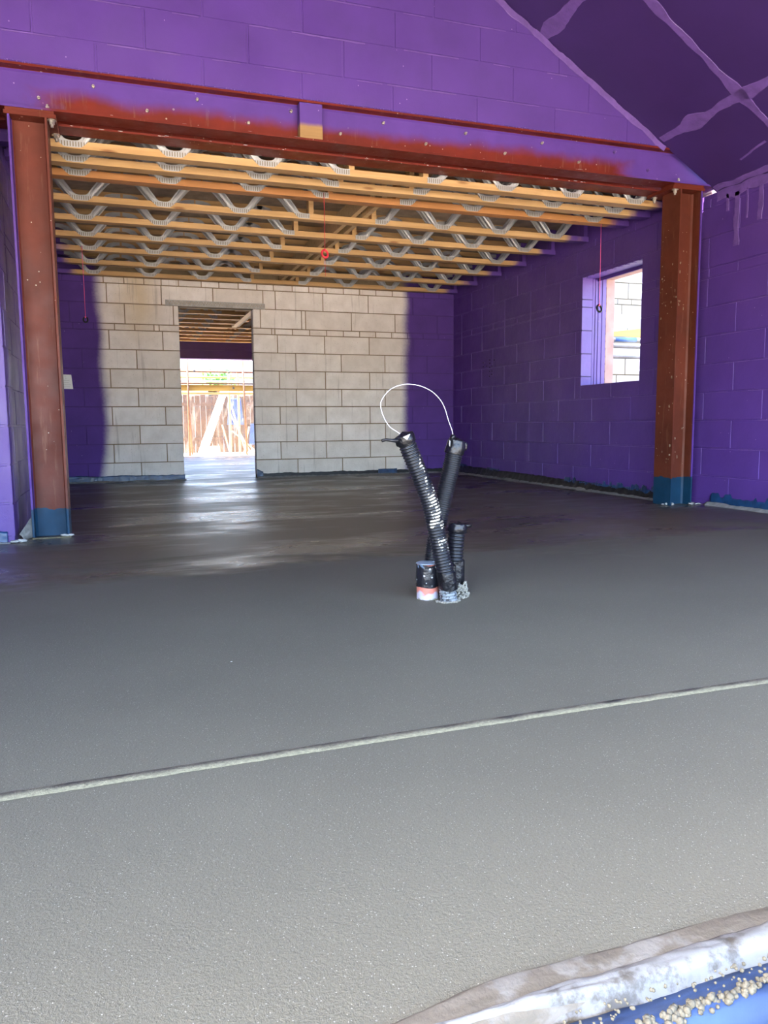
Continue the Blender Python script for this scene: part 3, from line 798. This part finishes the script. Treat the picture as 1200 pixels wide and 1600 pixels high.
# strongback board running through the open panels
mb = MB(); mb.bbox((2.02, 6.1, 2.485), (2.065, 9.80, 2.625), .002); mb.bbox((2.10, 6.1, 2.48), (2.145, 9.80, 2.625), .002)
mb = MB(); mb.bbox((2.00, 6.08, 2.482), (2.045, 9.80, 2.625), .002)
tag(mb.build('strongback_board', 'timber', at=(2.0, 6.1, 2.482)), 'pair-left timber board running front to back through the joists', 'timber board')
mb = MB(); mb.bbox((2.10, 6.08, 2.482), (2.145, 9.80, 2.625), .002)
tag(mb.build('strongback_board', 'timber', at=(2.1, 6.1, 2.482)), 'right-hand timber board of the pair running through the joists', 'timber board')
# second room joists
k = 0; y = 10.30; ordn = ['first', 'second', 'third', 'fourth', 'fifth', 'sixth', 'seventh', 'eighth', 'ninth', 'tenth', 'eleventh', 'twelfth']
while y < 16.95:
    short = y < 14.0
    joist(y, -.615, 2.00 if short else 4.405, 2.43, [w_ for w_ in WB if w_[0] < (1.8 if short else 9)], [1.625] if short else [1.625, 2.19],
          'short joist in the room beyond the doorway, %s from the bare block wall' % ordn[k] if short else 'long joist in the room beyond the doorway, %s from the bare block wall' % ordn[k], backs=False)
    y += .55 if short else .60; k += 1
mb = MB(); mb.bbox((2.005, 9.97, 2.43), (2.09, 14.1, 2.68), .002)
tag(mb.build('trimmer_beam', 'timber', at=(2.0, 9.97, 2.43)), 'timber trimmer seen through the doorway closing off the short joists', 'timber beam')
mb = MB()
for k in range(7): mb.bbox((2.10+k*.33, 9.97, 2.44), (2.14+k*.33, 14.1, 2.66), .002)
mb.box((2.09, 9.97, 2.66), (4.4, 14.1, 2.68)); struct(mb.build('ceiling_board', 'deck'))

# ------------------------------------------------------------------ hanging cords with rings
def cord_thing(x, y, z0, z1, mat, label, ring, tail=0, name='hanging_cord'):
    base = (x, y, z0); r = empty(name, base); tag(r, label, 'cord')
    mb = MB(); mb.tube([(x, y, z0), (x+.0015, y, (z0+z1)/2), (x+.001, y, z1+ring)], .0030 if y > 7 else .0022, 6); mb.build('cord', mat, r, base)
    mb = MB(); pts = []
    for k in range(25):
        a = 2*math.pi*k/24; pts.append((x+ring*.78*math.cos(a), y+.01*math.sin(a), z1+ring*math.sin(a)))
    mb.tube(pts, ring*.30, 8, caps=False); mb.build('ring', 'redcord' if mat == 'redcord' else 'black', r, base)
    mb = MB(); mb.blob((x, y, z1+ring*1.02), ring*.34, 2, .3); mb.build('knot', mat, r, base)
    if tail: mb = MB(); mb.tube([(x, y, z1-ring), (x+.003, y, z1-ring-tail)], .0016, 6); mb.build('cord_tail', mat, r, base)
    return r
cord_thing(-.257, 8.385, 2.47, 1.753, 'pink', 'pink cord with small ring hanging before the purple left end of the far wall', .026)
cord_thing(1.588, 5.97, 2.47, 2.012, 'redcord', 'red cord and ring hanging from the orange joist mid-room', .030, .14)
cord_thing(4.118, 5.99, 2.43, 1.699, 'pink', 'pink cord with a black ring hanging in front of the window hole', .030)

# notice on the far wall
r = empty('paper_notice', (-.54, 9.81, 1.13)); tag(r, 'small white paper notice stuck on the purple end of the far wall', 'notice')
mb = MB(); mb.add([(-.605, 9.812, 1.130), (-.476, 9.810, 1.128), (-.490, 9.812, 1.295), (-.612, 9.812, 1.297)], [(0, 1, 2, 3)]); o = mb.build('sheet', simple('white_paper', (.88, .88, .84), .7, var=.03), r, (-.54, 9.81, 1.13))
s_ = o.modifiers.new('solid', 'SOLIDIFY'); s_.thickness = .002
mb = MB()
for k, (a, b) in enumerate([(-.565, -.545), (-.56, -.54), (-.585, -.51), (-.58, -.52), (-.59, -.50), (-.585, -.51)]):
    z = 1.275-k*.024; mb.box((a, 9.8070, z), (b, 9.8075, z+.003))
mb.build('printed_lines', simple('faint_grey_print', (.50, .50, .46), .7), r, (-.54, 9.81, 1.13))
# scribble marks on the window wall
mb = MB()
for (yy, zz) in [(8.90, 1.45), (8.90, 1.40), (8.80, 1.40), (8.72, 1.47), (8.72, 1.43), (8.72, 1.38), (8.66, 1.39), (8.60, 1.46), (8.72, 1.33), (8.66, 1.33), (8.66, 1.29), (8.72, 1.27)]:
    mb.box((4.4165, yy-.014, zz-.008), (4.421, yy+.014, zz+.008))
mb.build('drill_marks', simple('dark_marks', (.02, .005, .05), .8), bpy.data.objects['wall_right'])

# ------------------------------------------------------------------ service ducts
def bez(pts, n):
    """Catmull-Rom through pts, n samples per span"""
    P = [Vector(p) for p in pts]; P = [2*P[0]-P[1]]+P+[2*P[-1]-P[-2]]; out = []
    for i in range(1, len(P)-2):
        for k in range(n):
            t = k/n; a, b, c_, d = P[i-1], P[i], P[i+1], P[i+2]
            out.append(.5*((2*b)+(c_-a)*t+(2*a-5*b+4*c_-d)*t*t+(3*b-a-3*c_+d)*t**3))
    out.append(P[-2]); return out
def resample(pts, step):
    out = [pts[0]]; acc = 0
    for a, b in zip(pts[:-1], pts[1:]):
        L = (b-a).length; pos = 0
        while acc+(L-pos) >= step:
            pos += step-acc; acc = 0; out.append(a.lerp(b, pos/L))
        acc += L-pos
    return out
def duct_mat(name, paint):
    n = NT(name)
    c = n.mix(n.noise(30, 4), (.003, .0035, .005), (.010, .011, .014))
    rd = n.math('GREATER_THAN', rnd_attr(n), .7)
    if paint: c = n.mix(n.math('MULTIPLY', paint(n), rd), c, (.46, .42, .33))
    # screed splashes at the foot
    foot = n.math('MULTIPLY', n.math('SUBTRACT', 1.0, n.step(n.z, .045, .10)), n.step(n.noise(60, 4), .38, .5))
    c = n.mix(foot, c, (.17, .19, .20))
    n.base(c); n.rough(n.rng(n.noise(25, 3), .3, .7, .28, .45)); n.b.inputs['Specular IOR Level'].default_value = .5
    return n.m
def splat(n):
    d = n.math('ADD', n.math('MULTIPLY', n.math('SUBTRACT', n.z, .20), -.40), 1.153)   # rough centre line x(z)
    side = n.math('SUBTRACT', n.x, n.math('SUBTRACT', n.math('ADD', 1.158, .0), n.math('MULTIPLY', n.math('POWER', n.math('MAXIMUM', n.math('SUBTRACT', n.z, .15), 0.0), 1.35), .42)))
    band = n.math('MULTIPLY', n.step(n.z, .19, .25), n.math('SUBTRACT', 1.0, n.step(n.z, .41, .46)))
    ns = n.noise(1, 4, .6, n.map(n.pos, (30, 30, 12)))
    v = n.math('ADD', ns, n.math('MULTIPLY', band, .16))
    v = n.math('SUBTRACT', v, n.math('MULTIPLY', n.math('ABSOLUTE', n.math('SUBTRACT', side, .002)), 4.5))
    gap = n.math('MULTIPLY', n.step(n.z, .255, .275), n.math('SUBTRACT', 1.0, n.step(n.z, .29, .31)))
    v = n.math('SUBTRACT', v, n.math('MULTIPLY', gap, .2))
    fr_ = n.math('LESS_THAN', n.y, 2.618)
    return n.math('MULTIPLY', n.step(v, .55, .60), fr_)
MAT['ductA'] = duct_mat('black_corrugated_duct_paint_splashed', splat); MAT['duct'] = duct_mat('black_corrugated_duct', None)
MAT['tape'] = simple('black_duct_tape', (.004, .004, .006), .35, var=.6, scale=25, bump=.6, bscale=35, spec=.45)
def duct(name, pts, rad, label, mat, pitch=.0118, wrap=None, cap=None):
    base = (pts[0][0], pts[0][1], FZ); r = empty(name, base); tag(r, label, 'duct')
    P = resample(bez(pts, 24), pitch/6)
    prof = [0, .35, 1, 1, .9, .25]
    mb = MB(); mb.tube(P, lambda i: rad-.0042+.0042*prof[i % 6], 28, smooth=True, caps=True)
    mb.r = [prof[(q//28) % 6] for q in range(len(mb.r))]
    mb.build('corrugated_pipe', mat, r, base)
    # crumpled tape cap on the open end
    T = (P[-1]-P[-8]).normalized(); s_ = T.orthogonal().normalized(); t = T.cross(s_); mb = MB(); e = P[-1]
    ch = cap or .03
    def cf(u, v):
        a = 2*math.pi*u; k = v
        if k < .7: rr = rad*1.09; h = -ch*.75+ch*(k/.7)
        else: rr = rad*1.09*(1-(k-.7)/.3); h = ch*.25+.010*(k-.7)/.3
        rr *= 1+.10*nz(math.cos(a)*1.6, math.sin(a)*1.6, v*3+rad*50)+.05*nz(math.cos(a)*5, math.sin(a)*5, v*7)
        h += .007*nz(math.cos(a)*2+3, math.sin(a)*2, v*2+rad*9)
        return e+T*h+rr*(math.cos(a)*s_+math.sin(a)*t)
    mb.grid(cf, 36, 14); mb.build('tape_cap', 'tape', r, base)
    return r, P, base
A_ = [(1.168, 2.63, -.01), (1.162, 2.632, .055), (1.152, 2.634, .132), (1.137, 2.635, .195), (1.116, 2.635, .287), (1.094, 2.633, .379), (1.060, 2.63, .469), (1.022, 2.63, .560), (.986, 2.628, .642)]
ra, PA, ba = duct('service_duct', A_, .0335, 'tallest front black corrugated duct leaning left, splashed with cream paint', 'ductA')
mb = MB(); e = PA[-1]; mb.tube([e+Vector((-.02, -.01, -.012)), e+Vector((-.05, -.012, -.012)), e+Vector((-.075, -.012, -.009)), e+Vector((-.090, -.012, -.012))], lambda i: (.011, .006, .005, .006)[i], 8)
mb.build('tape_tail', 'tape', ra, ba)
mb = MB(); mb.add([e+Vector((-.020, -.040, .0)), e+Vector((.008, -.042, .012)), e+Vector((-.004, -.042, -.010))], [(0, 1, 2)]); mb.build('white_label', 'white', ra, ba)
B_ = [(1.150, 2.80, -.01), (1.160, 2.80, .08), (1.172, 2.80, .153), (1.183, 2.80, .230), (1.202, 2.80, .324), (1.226, 2.80, .421), (1.251, 2.80, .515), (1.272, 2.80, .608)]
rb, PB, bb = duct('service_duct', B_, .0345, 'tall black corrugated duct leaning right behind the paint-splashed one', 'duct', pitch=.0085, cap=.05)
mb = MB(); e = PB[-1]
for q_, r_, s3 in (((.034, -.016, -.01), .010, (.8, .5, 1.5)), ((-.036, -.02, .0), .010, (.6, .5, 1.5)), ((-.02, -.01, .024), .013, (1, 1, 1))):
    mb = MB(); mb.blob(e+Vector(q_), r_, 2, .8, s3); mb.build('tape_flap', 'tape', rb, bb)
mb = MB(); mb.blob(e+Vector((-.040, -.026, .004)), .007, 2, .8, (.4, .4, 1.6)); mb.build('torn_film', 'white', rb, bb)
C_ = [(1.232, 2.715, -.01), (1.230, 2.718, .077), (1.231, 2.72, .162), (1.236, 2.72, .230), (1.243, 2.72, .290)]
rc, PC, bc = duct('service_duct', C_, .0335, 'short black corrugated duct stub standing to the right', 'duct', pitch=.0135)
mb = MB(); e = PC[-1]; mb.blob(e+Vector((.036, -.01, .0)), .012, 2, .9, (1.6, .5, .5)); mb.build('tape_flap', 'tape', rc, bc)
# tape sleeve round the foot of the short duct
def sleeve(parent, base, path, z0, z1, rad, name='tape_wrap', mat='tape', amp=.06):
    mb = MB()
    def fn(u, v):
        a = 2*math.pi*u; zz = z0+(z1-z0)*v
        cx, cy = path(zz)
        rr = rad*(1+amp*nz(math.cos(a)*2, math.sin(a)*2, zz*26)+amp*.5*nz(math.cos(a)*6, math.sin(a)*6, zz*60))
        return (cx+rr*math.cos(a), cy+rr*math.sin(a), zz+.006*nz(a, 0, z0*50)*(1 if v in (0, 1) else 0))
    mb.grid(fn, 40, 22); return mb.build(name, mat, parent, base)
sleeve(rc, bc, lambda z: (1.231, 2.718), .055, .155, .0375)
sleeve(ra, ba, lambda z: (1.166-.10*(z-.05)/.65, 2.632), .060, .128, .0365)
# screed collar clinging to the duct feet
mb = MB()
for k in range(240):
    a = random.uniform(-2.6, .9); q = random.random()
    rr = .040+.018*random.random()*(1-q); zz = FZ+.055*q*q
    mb.blob((1.228+rr*math.cos(a), 2.705+rr*math.sin(a), zz), random.uniform(.003, .008), 1, .6)
for k in range(120):
    a = random.uniform(-3.1, 0); rr = random.uniform(.036, .050)
    mb.blob((1.160+rr*math.cos(a), 2.632+rr*.8*math.sin(a), FZ+.002), random.uniform(.002, .006), 1, .6)
tag(mb.build('screed_splash', simple('pale_screed_splash', (.20, .185, .145), .9, var=.4, scale=60)), 'crusty pale screed collar round the duct feet', 'screed', kind='stuff')
# pink drain stub with black taped top
r = empty('drain_pipe', (1.109, 2.705, FZ)); tag(r, 'short pink drain pipe stub with black tape around its top', 'pipe'); bp = (1.109, 2.705, FZ)
n = NT('pink_plastic_with_smears')
h = n.math('ADD', n.z, n.math('MULTIPLY', n.math('SUBTRACT', n.noise(28, 4), .5), .045))
c = n.mix(n.math('SUBTRACT', 1.0, n.step(h, .034, .044)), (.46, .15, .105), (.38, .36, .42))
c = n.mix(n.math('SUBTRACT', 1.0, n.step(h, .016, .022)), c, (.17, .16, .10)); n.base(c); n.rough(.5); MAT['pinkp'] = n.m
mb = MB()
def ring_wall(mb, cx, cy, r_, z0, z1, n_=40, inner=None):
    mb.grid(lambda u, v: (cx+r_*math.cos(2*math.pi*u), cy+r_*math.sin(2*math.pi*u), z0+(z1-z0)*v), n_, 2)
    if inner:
        mb.grid(lambda u, v: (cx+(r_+(inner-r_)*v)*math.cos(2*math.pi*u), cy+(r_+(inner-r_)*v)*math.sin(2*math.pi*u), z1), n_, 1)
        mb.grid(lambda u, v: (cx+inner*math.cos(-2*math.pi*u), cy+inner*math.sin(-2*math.pi*u), z0+(z1-z0)*v), n_, 2)
ring_wall(mb, 1.109, 2.705, .0425, -.01, .150, inner=.0385); mb.build('pipe_wall', 'pinkp', r, bp)
m = NT('black_tape_with_white_specks')
c = m.mix(m.math('LESS_THAN', m.voro(42), .16), (.008, .008, .011), (.38, .39, .41)); c = m.mix(m.step(m.noise(22, 5), .60, .66), c, (.10, .14, .19)); m.base(c); m.rough(.3); m.bump(m.noise(35, 4), .6, .008); MAT['tapes'] = m.m
sleeve(r, bp, lambda z: (1.109, 2.705), .064, .151, .0445, mat='tapes', amp=.05)
mb = MB(); mb.grid(lambda u, v: (1.109+.045*v*math.cos(2*math.pi*u), 2.705+.045*v*math.sin(2*math.pi*u), .153+.003*nz(u*6, v*2)), 36, 5); o = mb.build('grey_cover', simple('grey_blue_film', (.22, .27, .33), .35, var=.3, scale=40), r, bp)
s_ = o.modifiers.new('solid', 'SOLIDIFY'); s_.thickness = .002
mb = MB(); mb.bbox((1.135, 2.645, .068), (1.205, 2.700, .150), .006); mb.build('tape_bridge', 'tape', r, bp)
# white draw cord looping between the two tall ducts
px = [(.986, .640), (.969, .657), (.938, .680), (.918, .718), (.913, .750), (.920, .776), (.952, .811), (.990, .829), (1.033, .8365), (1.088, .832), (1.142, .812), (1.183, .780), (1.208, .745), (1.228, .700), (1.250, .655), (1.256, .625)]
cp = []
for i, (x, z) in enumerate(px):
    cp.append((x, 2.628+.17*i/(len(px)-1), z))
adj = []
for (x, y, z) in cp: adj.append((x, y, z))
mb = MB(); mb.tube(bez(adj, 10), .0014, 8); tag(mb.build('draw_cord', 'cordw'), 'thin white draw cord looping between the two tall black ducts', 'cord')

# ------------------------------------------------------------------ outside: ground, scaffold, sheeting, neighbouring walls
mb = MB(); mb.box((-60, -60, -.5), (60, .60, -.24)); mb.box((-60, 17.35, -.5), (60, 90, -.02)); mb.box((4.90, .60, -.5), (60, 17.35, -.24)); mb.box((-60, .60, -.5), (-3.6, 17.35, -.24))
struct(mb.build('ground', 'soil'), 'sunlit building site ground')
block_wall('wall_outside', lambda u, z, d: (u, 9.10+d, z), 4.9, 9.5, -.3, 5.2, .15,
           [(-.08+.0, .11, perps(5.1, .61, 4, 10)), (.11, .335, perps(5.3, .61, 4, 10)), (.335, .56, perps(5.1, .61, 4, 10)), (.56, .785, perps(5.3, .61, 4, 10)), (.785, 1.01, perps(5.1, .61, 4, 10)), (1.01, 1.34, perps(5.34, .61, 4, 10)), (1.34, 1.565, perps(5.48, .61, 4, 10)),
            (1.565, 1.79, perps(5.2, .61, 4, 10)), (1.79, 2.015, perps(5.5, .61, 4, 10)), (2.015, 2.291, perps(5.40, .61, 4, 10)), (2.291, 2.367, perps(5.2, .225, 4, 10)), (2.367, 2.583, perps(5.5, .61, 4, 10)), (2.583, 2.81, perps(5.2, .61, 4, 10)), (2.81, 3.03, perps(5.5, .61, 4, 10))],
           mats=('outblock', 'outmortar'), label='white block wall of the wing seen through the window', joint=.014)
def tube_thing(a, b, rad, mat, label, name='scaffold_tube', group=None):
    mb = MB(); mb.tube([a, b], rad, 12); return tag(mb.build(name, mat), label, 'scaffold tube', group)
def board_thing(a, b, mat, label, name='scaffold_board', cat='board'):
    mb = MB(); mb.bbox(a, b, .003); return tag(mb.build(name, mat), label, cat)
# by the window
board_thing((4.98, 7.95, 1.66), (9, 8.20, 1.70), 'tube', 'grey-blue plank on the scaffold outside the window')
mb = MB(); mb.add([(4.98, 7.90, 1.70), (9, 7.90, 1.70), (9, 7.90, 2.55), (5.5, 7.90, 1.71), (4.98, 7.94, 1.70), (9, 7.94, 1.70), (9, 7.94, 2.55), (5.5, 7.94, 1.71)], [(0,1,2,3), (7,6,5,4), (0,3,7,4), (3,2,6,7), (2,1,5,6), (1,0,4,5)])
mb = MB(); mb.prism([(5.3, 1.70), (6.9, 1.70), (6.9, 1.92), (5.3, 1.715)], 1, 7.86, 7.90)
tag(mb.build('scaffold_board', 'yellow'), 'tilted yellow toe board on the scaffold outside the window', 'board')
mb = MB(); mb.prism([(5.2, 1.735), (6.95, 1.945), (6.95, 2.10), (5.2, 1.92)], 1, 8.02, 8.05)
tag(mb.build('debris_sheet', simple('grey_blue_sheet', (.22, .26, .30), .6)), 'grey-blue sheet behind the yellow board outside the window', 'sheet')
tube_w = tube_thing((4.95, 7.85, 1.665), (9, 7.85, 1.67), .024, MAT['tube'], 'upper scaffold tube outside the window, just under the yellow board')
mb = MB(); mb.tube([(5.62, 7.85, 1.666), (5.92, 7.85, 1.666)], .028, 12); mb.build('blue_sleeve', simple('blue_sleeve', (.04, .10, .28), .5), tube_w)
tube_thing((4.95, 7.80, 1.585), (9, 7.80, 1.59), .030, MAT['tube'], 'middle scaffold tube outside the window')
tube_thing((4.95, 7.75, 1.455), (9, 7.75, 1.46), .025, MAT['tube'], 'lowest scaffold tube outside the window')
tube_thing((7.3, 7.80, -.24), (7.3, 7.80, 3.0), .026, MAT['tube'], 'upright scaffold tube outside, right of the window view', 'scaffold_standard')
# beyond the far opening
Ys = 18.6
tube_thing((1.58, Ys, -.02), (1.60, Ys, 2.5), .024, MAT['rust'], 'left brown upright scaffold tube beyond the doorway', 'scaffold_standard')
tube_thing((1.68, Ys+.5, -.02), (1.63, Ys+.5, 1.6), .020, MAT['rust'], 'thin brown tube leaning beside the left scaffold upright')
tube_thing((.9, Ys+1.2, -.02), (.9, Ys+1.2, 2.5), .024, MAT['tube'], 'rear scaffold upright left of the sheeting, beyond the doorway', 'scaffold_standard')
tube_thing((2.93, Ys, -.02), (2.87, Ys, 2.5), .024, MAT['rust'], 'right brown upright scaffold tube beyond the doorway', 'scaffold_standard')
tube_thing((-2, Ys+.044, 1.97), (6, Ys+.044, 1.93), .022, MAT['rust'], 'highest level scaffold rail beyond the doorway')
tube_thing((-2, Ys+1.2, 1.90), (6, Ys+1.2, 1.88), .024, MAT['yellow'], 'second level scaffold rail beyond the doorway')
tube_thing((-2, Ys+1.2, 1.80), (6, Ys+1.2, 1.78), .024, MAT['tube'], 'third level scaffold rail beyond the doorway')
board_thing((-2, Ys-.02, 1.655), (6, Ys+.02, 1.685), 'brownb', 'dark brown board across the scaffold beyond the doorway')
board_thing((-2, Ys+.03, 1.50), (6, Ys+.07, 1.64), 'yellow', 'wide yellow board across the scaffold beyond the doorway')
board_thing((-2, Ys+.10, 1.42), (6, Ys+.13, 1.47), 'timber', 'narrow timber rail under the yellow board beyond the doorway')
for (x, z) in ((1.60, 1.60), (2.65, 1.57), (1.75, 1.96), (2.55, 1.94)):
    mb = MB(); mb.blob((x, Ys+.035, z), .030, 2, .3); o = mb.build('scaffold_clip', simple('dark_iron_clip', (.04, .035, .03), .6)); tag(o, 'dark scaffold clip %s beyond the doorway' % {1.60: 'at the left end of the yellow board', 2.65: 'at the right of the yellow board', 1.75: 'left on the highest rail', 2.55: 'right on the highest rail'}[x], 'scaffold clip')
for (x, t, lab) in ((2.56, 1.60, 'left pale timber stud in front of the plastic sheeting'), (2.78, 1.60, 'right pale timber stud in front of the plastic sheeting')):
    board_thing((x, Ys+.3, -.02), (x+.05, Ys+.35, 1.95), 'timber', lab, 'timber_stud', 'timber stud')
mb = MB(); p0, p1 = Vector((1.78, Ys+.35, -.02)), Vector((2.40, Ys+.55, 1.50)); d = (p1-p0).normalized(); s_ = Vector((1, 0, 0))
mb.add([p0, p0+s_*.22, p1+s_*.17, p1, p0+Vector((0, .03, 0)), p0+s_*.22+Vector((0, .03, 0)), p1+s_*.17+Vector((0, .03, 0)), p1+Vector((0, .03, 0))], [(0,1,2,3), (7,6,5,4), (0,4,5,1), (1,5,6,2), (2,6,7,3), (3,7,4,0)])
tag(mb.build('leaning_board', simple('white_board', (.60, .59, .56), .6)), 'white board leaning against the plastic sheeting beyond the doorway', 'board')
for k, (xa, xb, zb) in enumerate([(2.62, 3.10, .95), (2.66, 3.3, .55), (2.60, 3.0, 1.40), (3.10, 2.95, .65), (2.45, 2.62, .7)]):
    mb = MB(); a = Vector((xb, Ys+.45+.07*k, -.02)); b = Vector((xa, Ys+.47+.07*k, zb))
    mb.tube([a, b], .018, 4, smooth=False)
    tag(mb.build('timber_batten', 'timber'), 'thin timber batten propped across the sheeting, %s' % ['running to mid height', 'lowest at the right', 'the steepest and highest', 'crossing the others at the right', 'beside the left stud'][k], 'batten')
def psheet(u, v):
    x = 1.1+u*2.6; fold = .06*math.sin(x*9+2*nz(x*2, v*1.5)*3)+.05*nz(x*6, v*3)
    return (x, Ys+1.0+fold*(1-.4*v)+.03*nz(x*16, v*9), 1.52*v-.02)
n = NT('clear_polythene'); n.base((.14, .13, .12)); n.rough(.2); n.b.inputs['Alpha'].default_value = .34
n.bump(n.noise(7, 5), .5, .04); MAT['poly'] = n.m
mb = MB(); mb.grid(psheet, 150, 50); tag(mb.build('plastic_sheeting', 'poly'), 'creased clear plastic sheeting hanging behind the studs beyond the doorway', 'plastic sheeting')
mb = MB(); mb.bbox((2.02, Ys+.42, -.02), (2.34, Ys+.68, .18), .01); tag(mb.build('cardboard_box', simple('white_carton', (.55, .52, .45), .8)), 'white carton at the foot of the leaning board', 'box')
mb = MB(); mb.blob((3.10, Ys-.05, .03), .11, 3, .4, (1.6, 1, .6)); tag(mb.build('rubble_sack', simple('pale_sack', (.75, .66, .55), .8)), 'crumpled pale sack on the ground at the right of the far opening', 'sack')
# shaded timber stack fence behind the sheeting
r = empty('board_fence', (2.4, Ys+2.0, -.02)); tag(r, 'dark brown board fence seen hazily through the plastic sheeting', 'fence'); bf_ = (2.4, Ys+2.0, -.02)
for k in range(22):
    mb = MB(); x = .9+k*.145; mb.bbox((x, Ys+2.0, -.02), (x+.135, Ys+2.03, 1.45+.02*(k % 3)), .003); mb.build('fence_board', 'brownb', r, bf_)
for z in (.3, 1.2):
    mb = MB(); mb.box((.9, Ys+1.96, z), (4.1, Ys+2.0, z+.08)); mb.build('fence_rail', 'brownb', r, bf_)
tarpm = simple('blue_tarpaulin', (.02, .06, .18), .5, var=.4, bump=.5, bscale=6)
for (x, z, sx, sz, lab) in ((2.95, 1.05, .22, .35, 'upper blue tarpaulin scrap behind the sheeting at the right'), (3.45, .45, .16, .28, 'lower blue tarpaulin scrap behind the sheeting at the right')):
    mb = MB(); mb.grid(lambda u, v: (x+sx*(u-.5)*2*(1-.3*v), Ys+1.935+.02*nz(u*5, v*5, x), z+sz*(v-.5)*2), 14, 14)
    o = mb.build('tarpaulin', tarpm); tag(o, lab, 'tarpaulin'); q = o.modifiers.new('solid', 'SOLIDIFY'); q.thickness = .004
# bush and houses far behind
random.seed(3)
r = empty('small_tree', (3.2, 26, -.02)); tag(r, 'small green leafy bush far behind the scaffold rails', 'tree')
mb = MB()
for k in range(260):
    c_ = Vector((random.gauss(0, .26), random.gauss(0, .25), 2.22+random.gauss(0, .13)))
    d1 = Vector((random.uniform(-1, 1), random.uniform(-1, 1), random.uniform(-1, 1))).normalized()*.09; d2 = d1.orthogonal().normalized()*.05
    mb.add([c_-d1, c_+d2, c_+d1, c_-d2], [(0, 1, 2, 3)])
o = mb.build('foliage', 'leaf', r, world=False)
mb = MB(); mb.tube([(0, 0, 0), (0, 0, 2.2)], .05, 8); mb.build('trunk', 'brownb', r, world=False)
slate = simple('slate_tile', (.07, .08, .10), .8, var=.2, scale=4); orange = simple('orange_tile', (.16, .07, .035), .9, var=.3, scale=4)
for (xa, xb, rm, lab) in ((-2.0, 3.3, orange, 'house with orange tiled roof far behind the scaffold, left of the bush'), (3.7, 9.0, slate, 'house with grey slate roof far behind the scaffold, right of the bush')):
    b_ = ((xa+xb)/2, 31, -.02); r = empty('site_house', b_); tag(r, lab, 'house')
    mb = MB(); mb.box((xa, 30, -.02), (xb, 34, 2.2)); mb.build('wall', 'outblock', r, b_)
    mb = MB(); mb.prism([(29.7, 2.2), (34.3, 2.2), (32, 2.95)], 0, xa-.2, xb+.2); mb.build('roof', rm, r, b_)
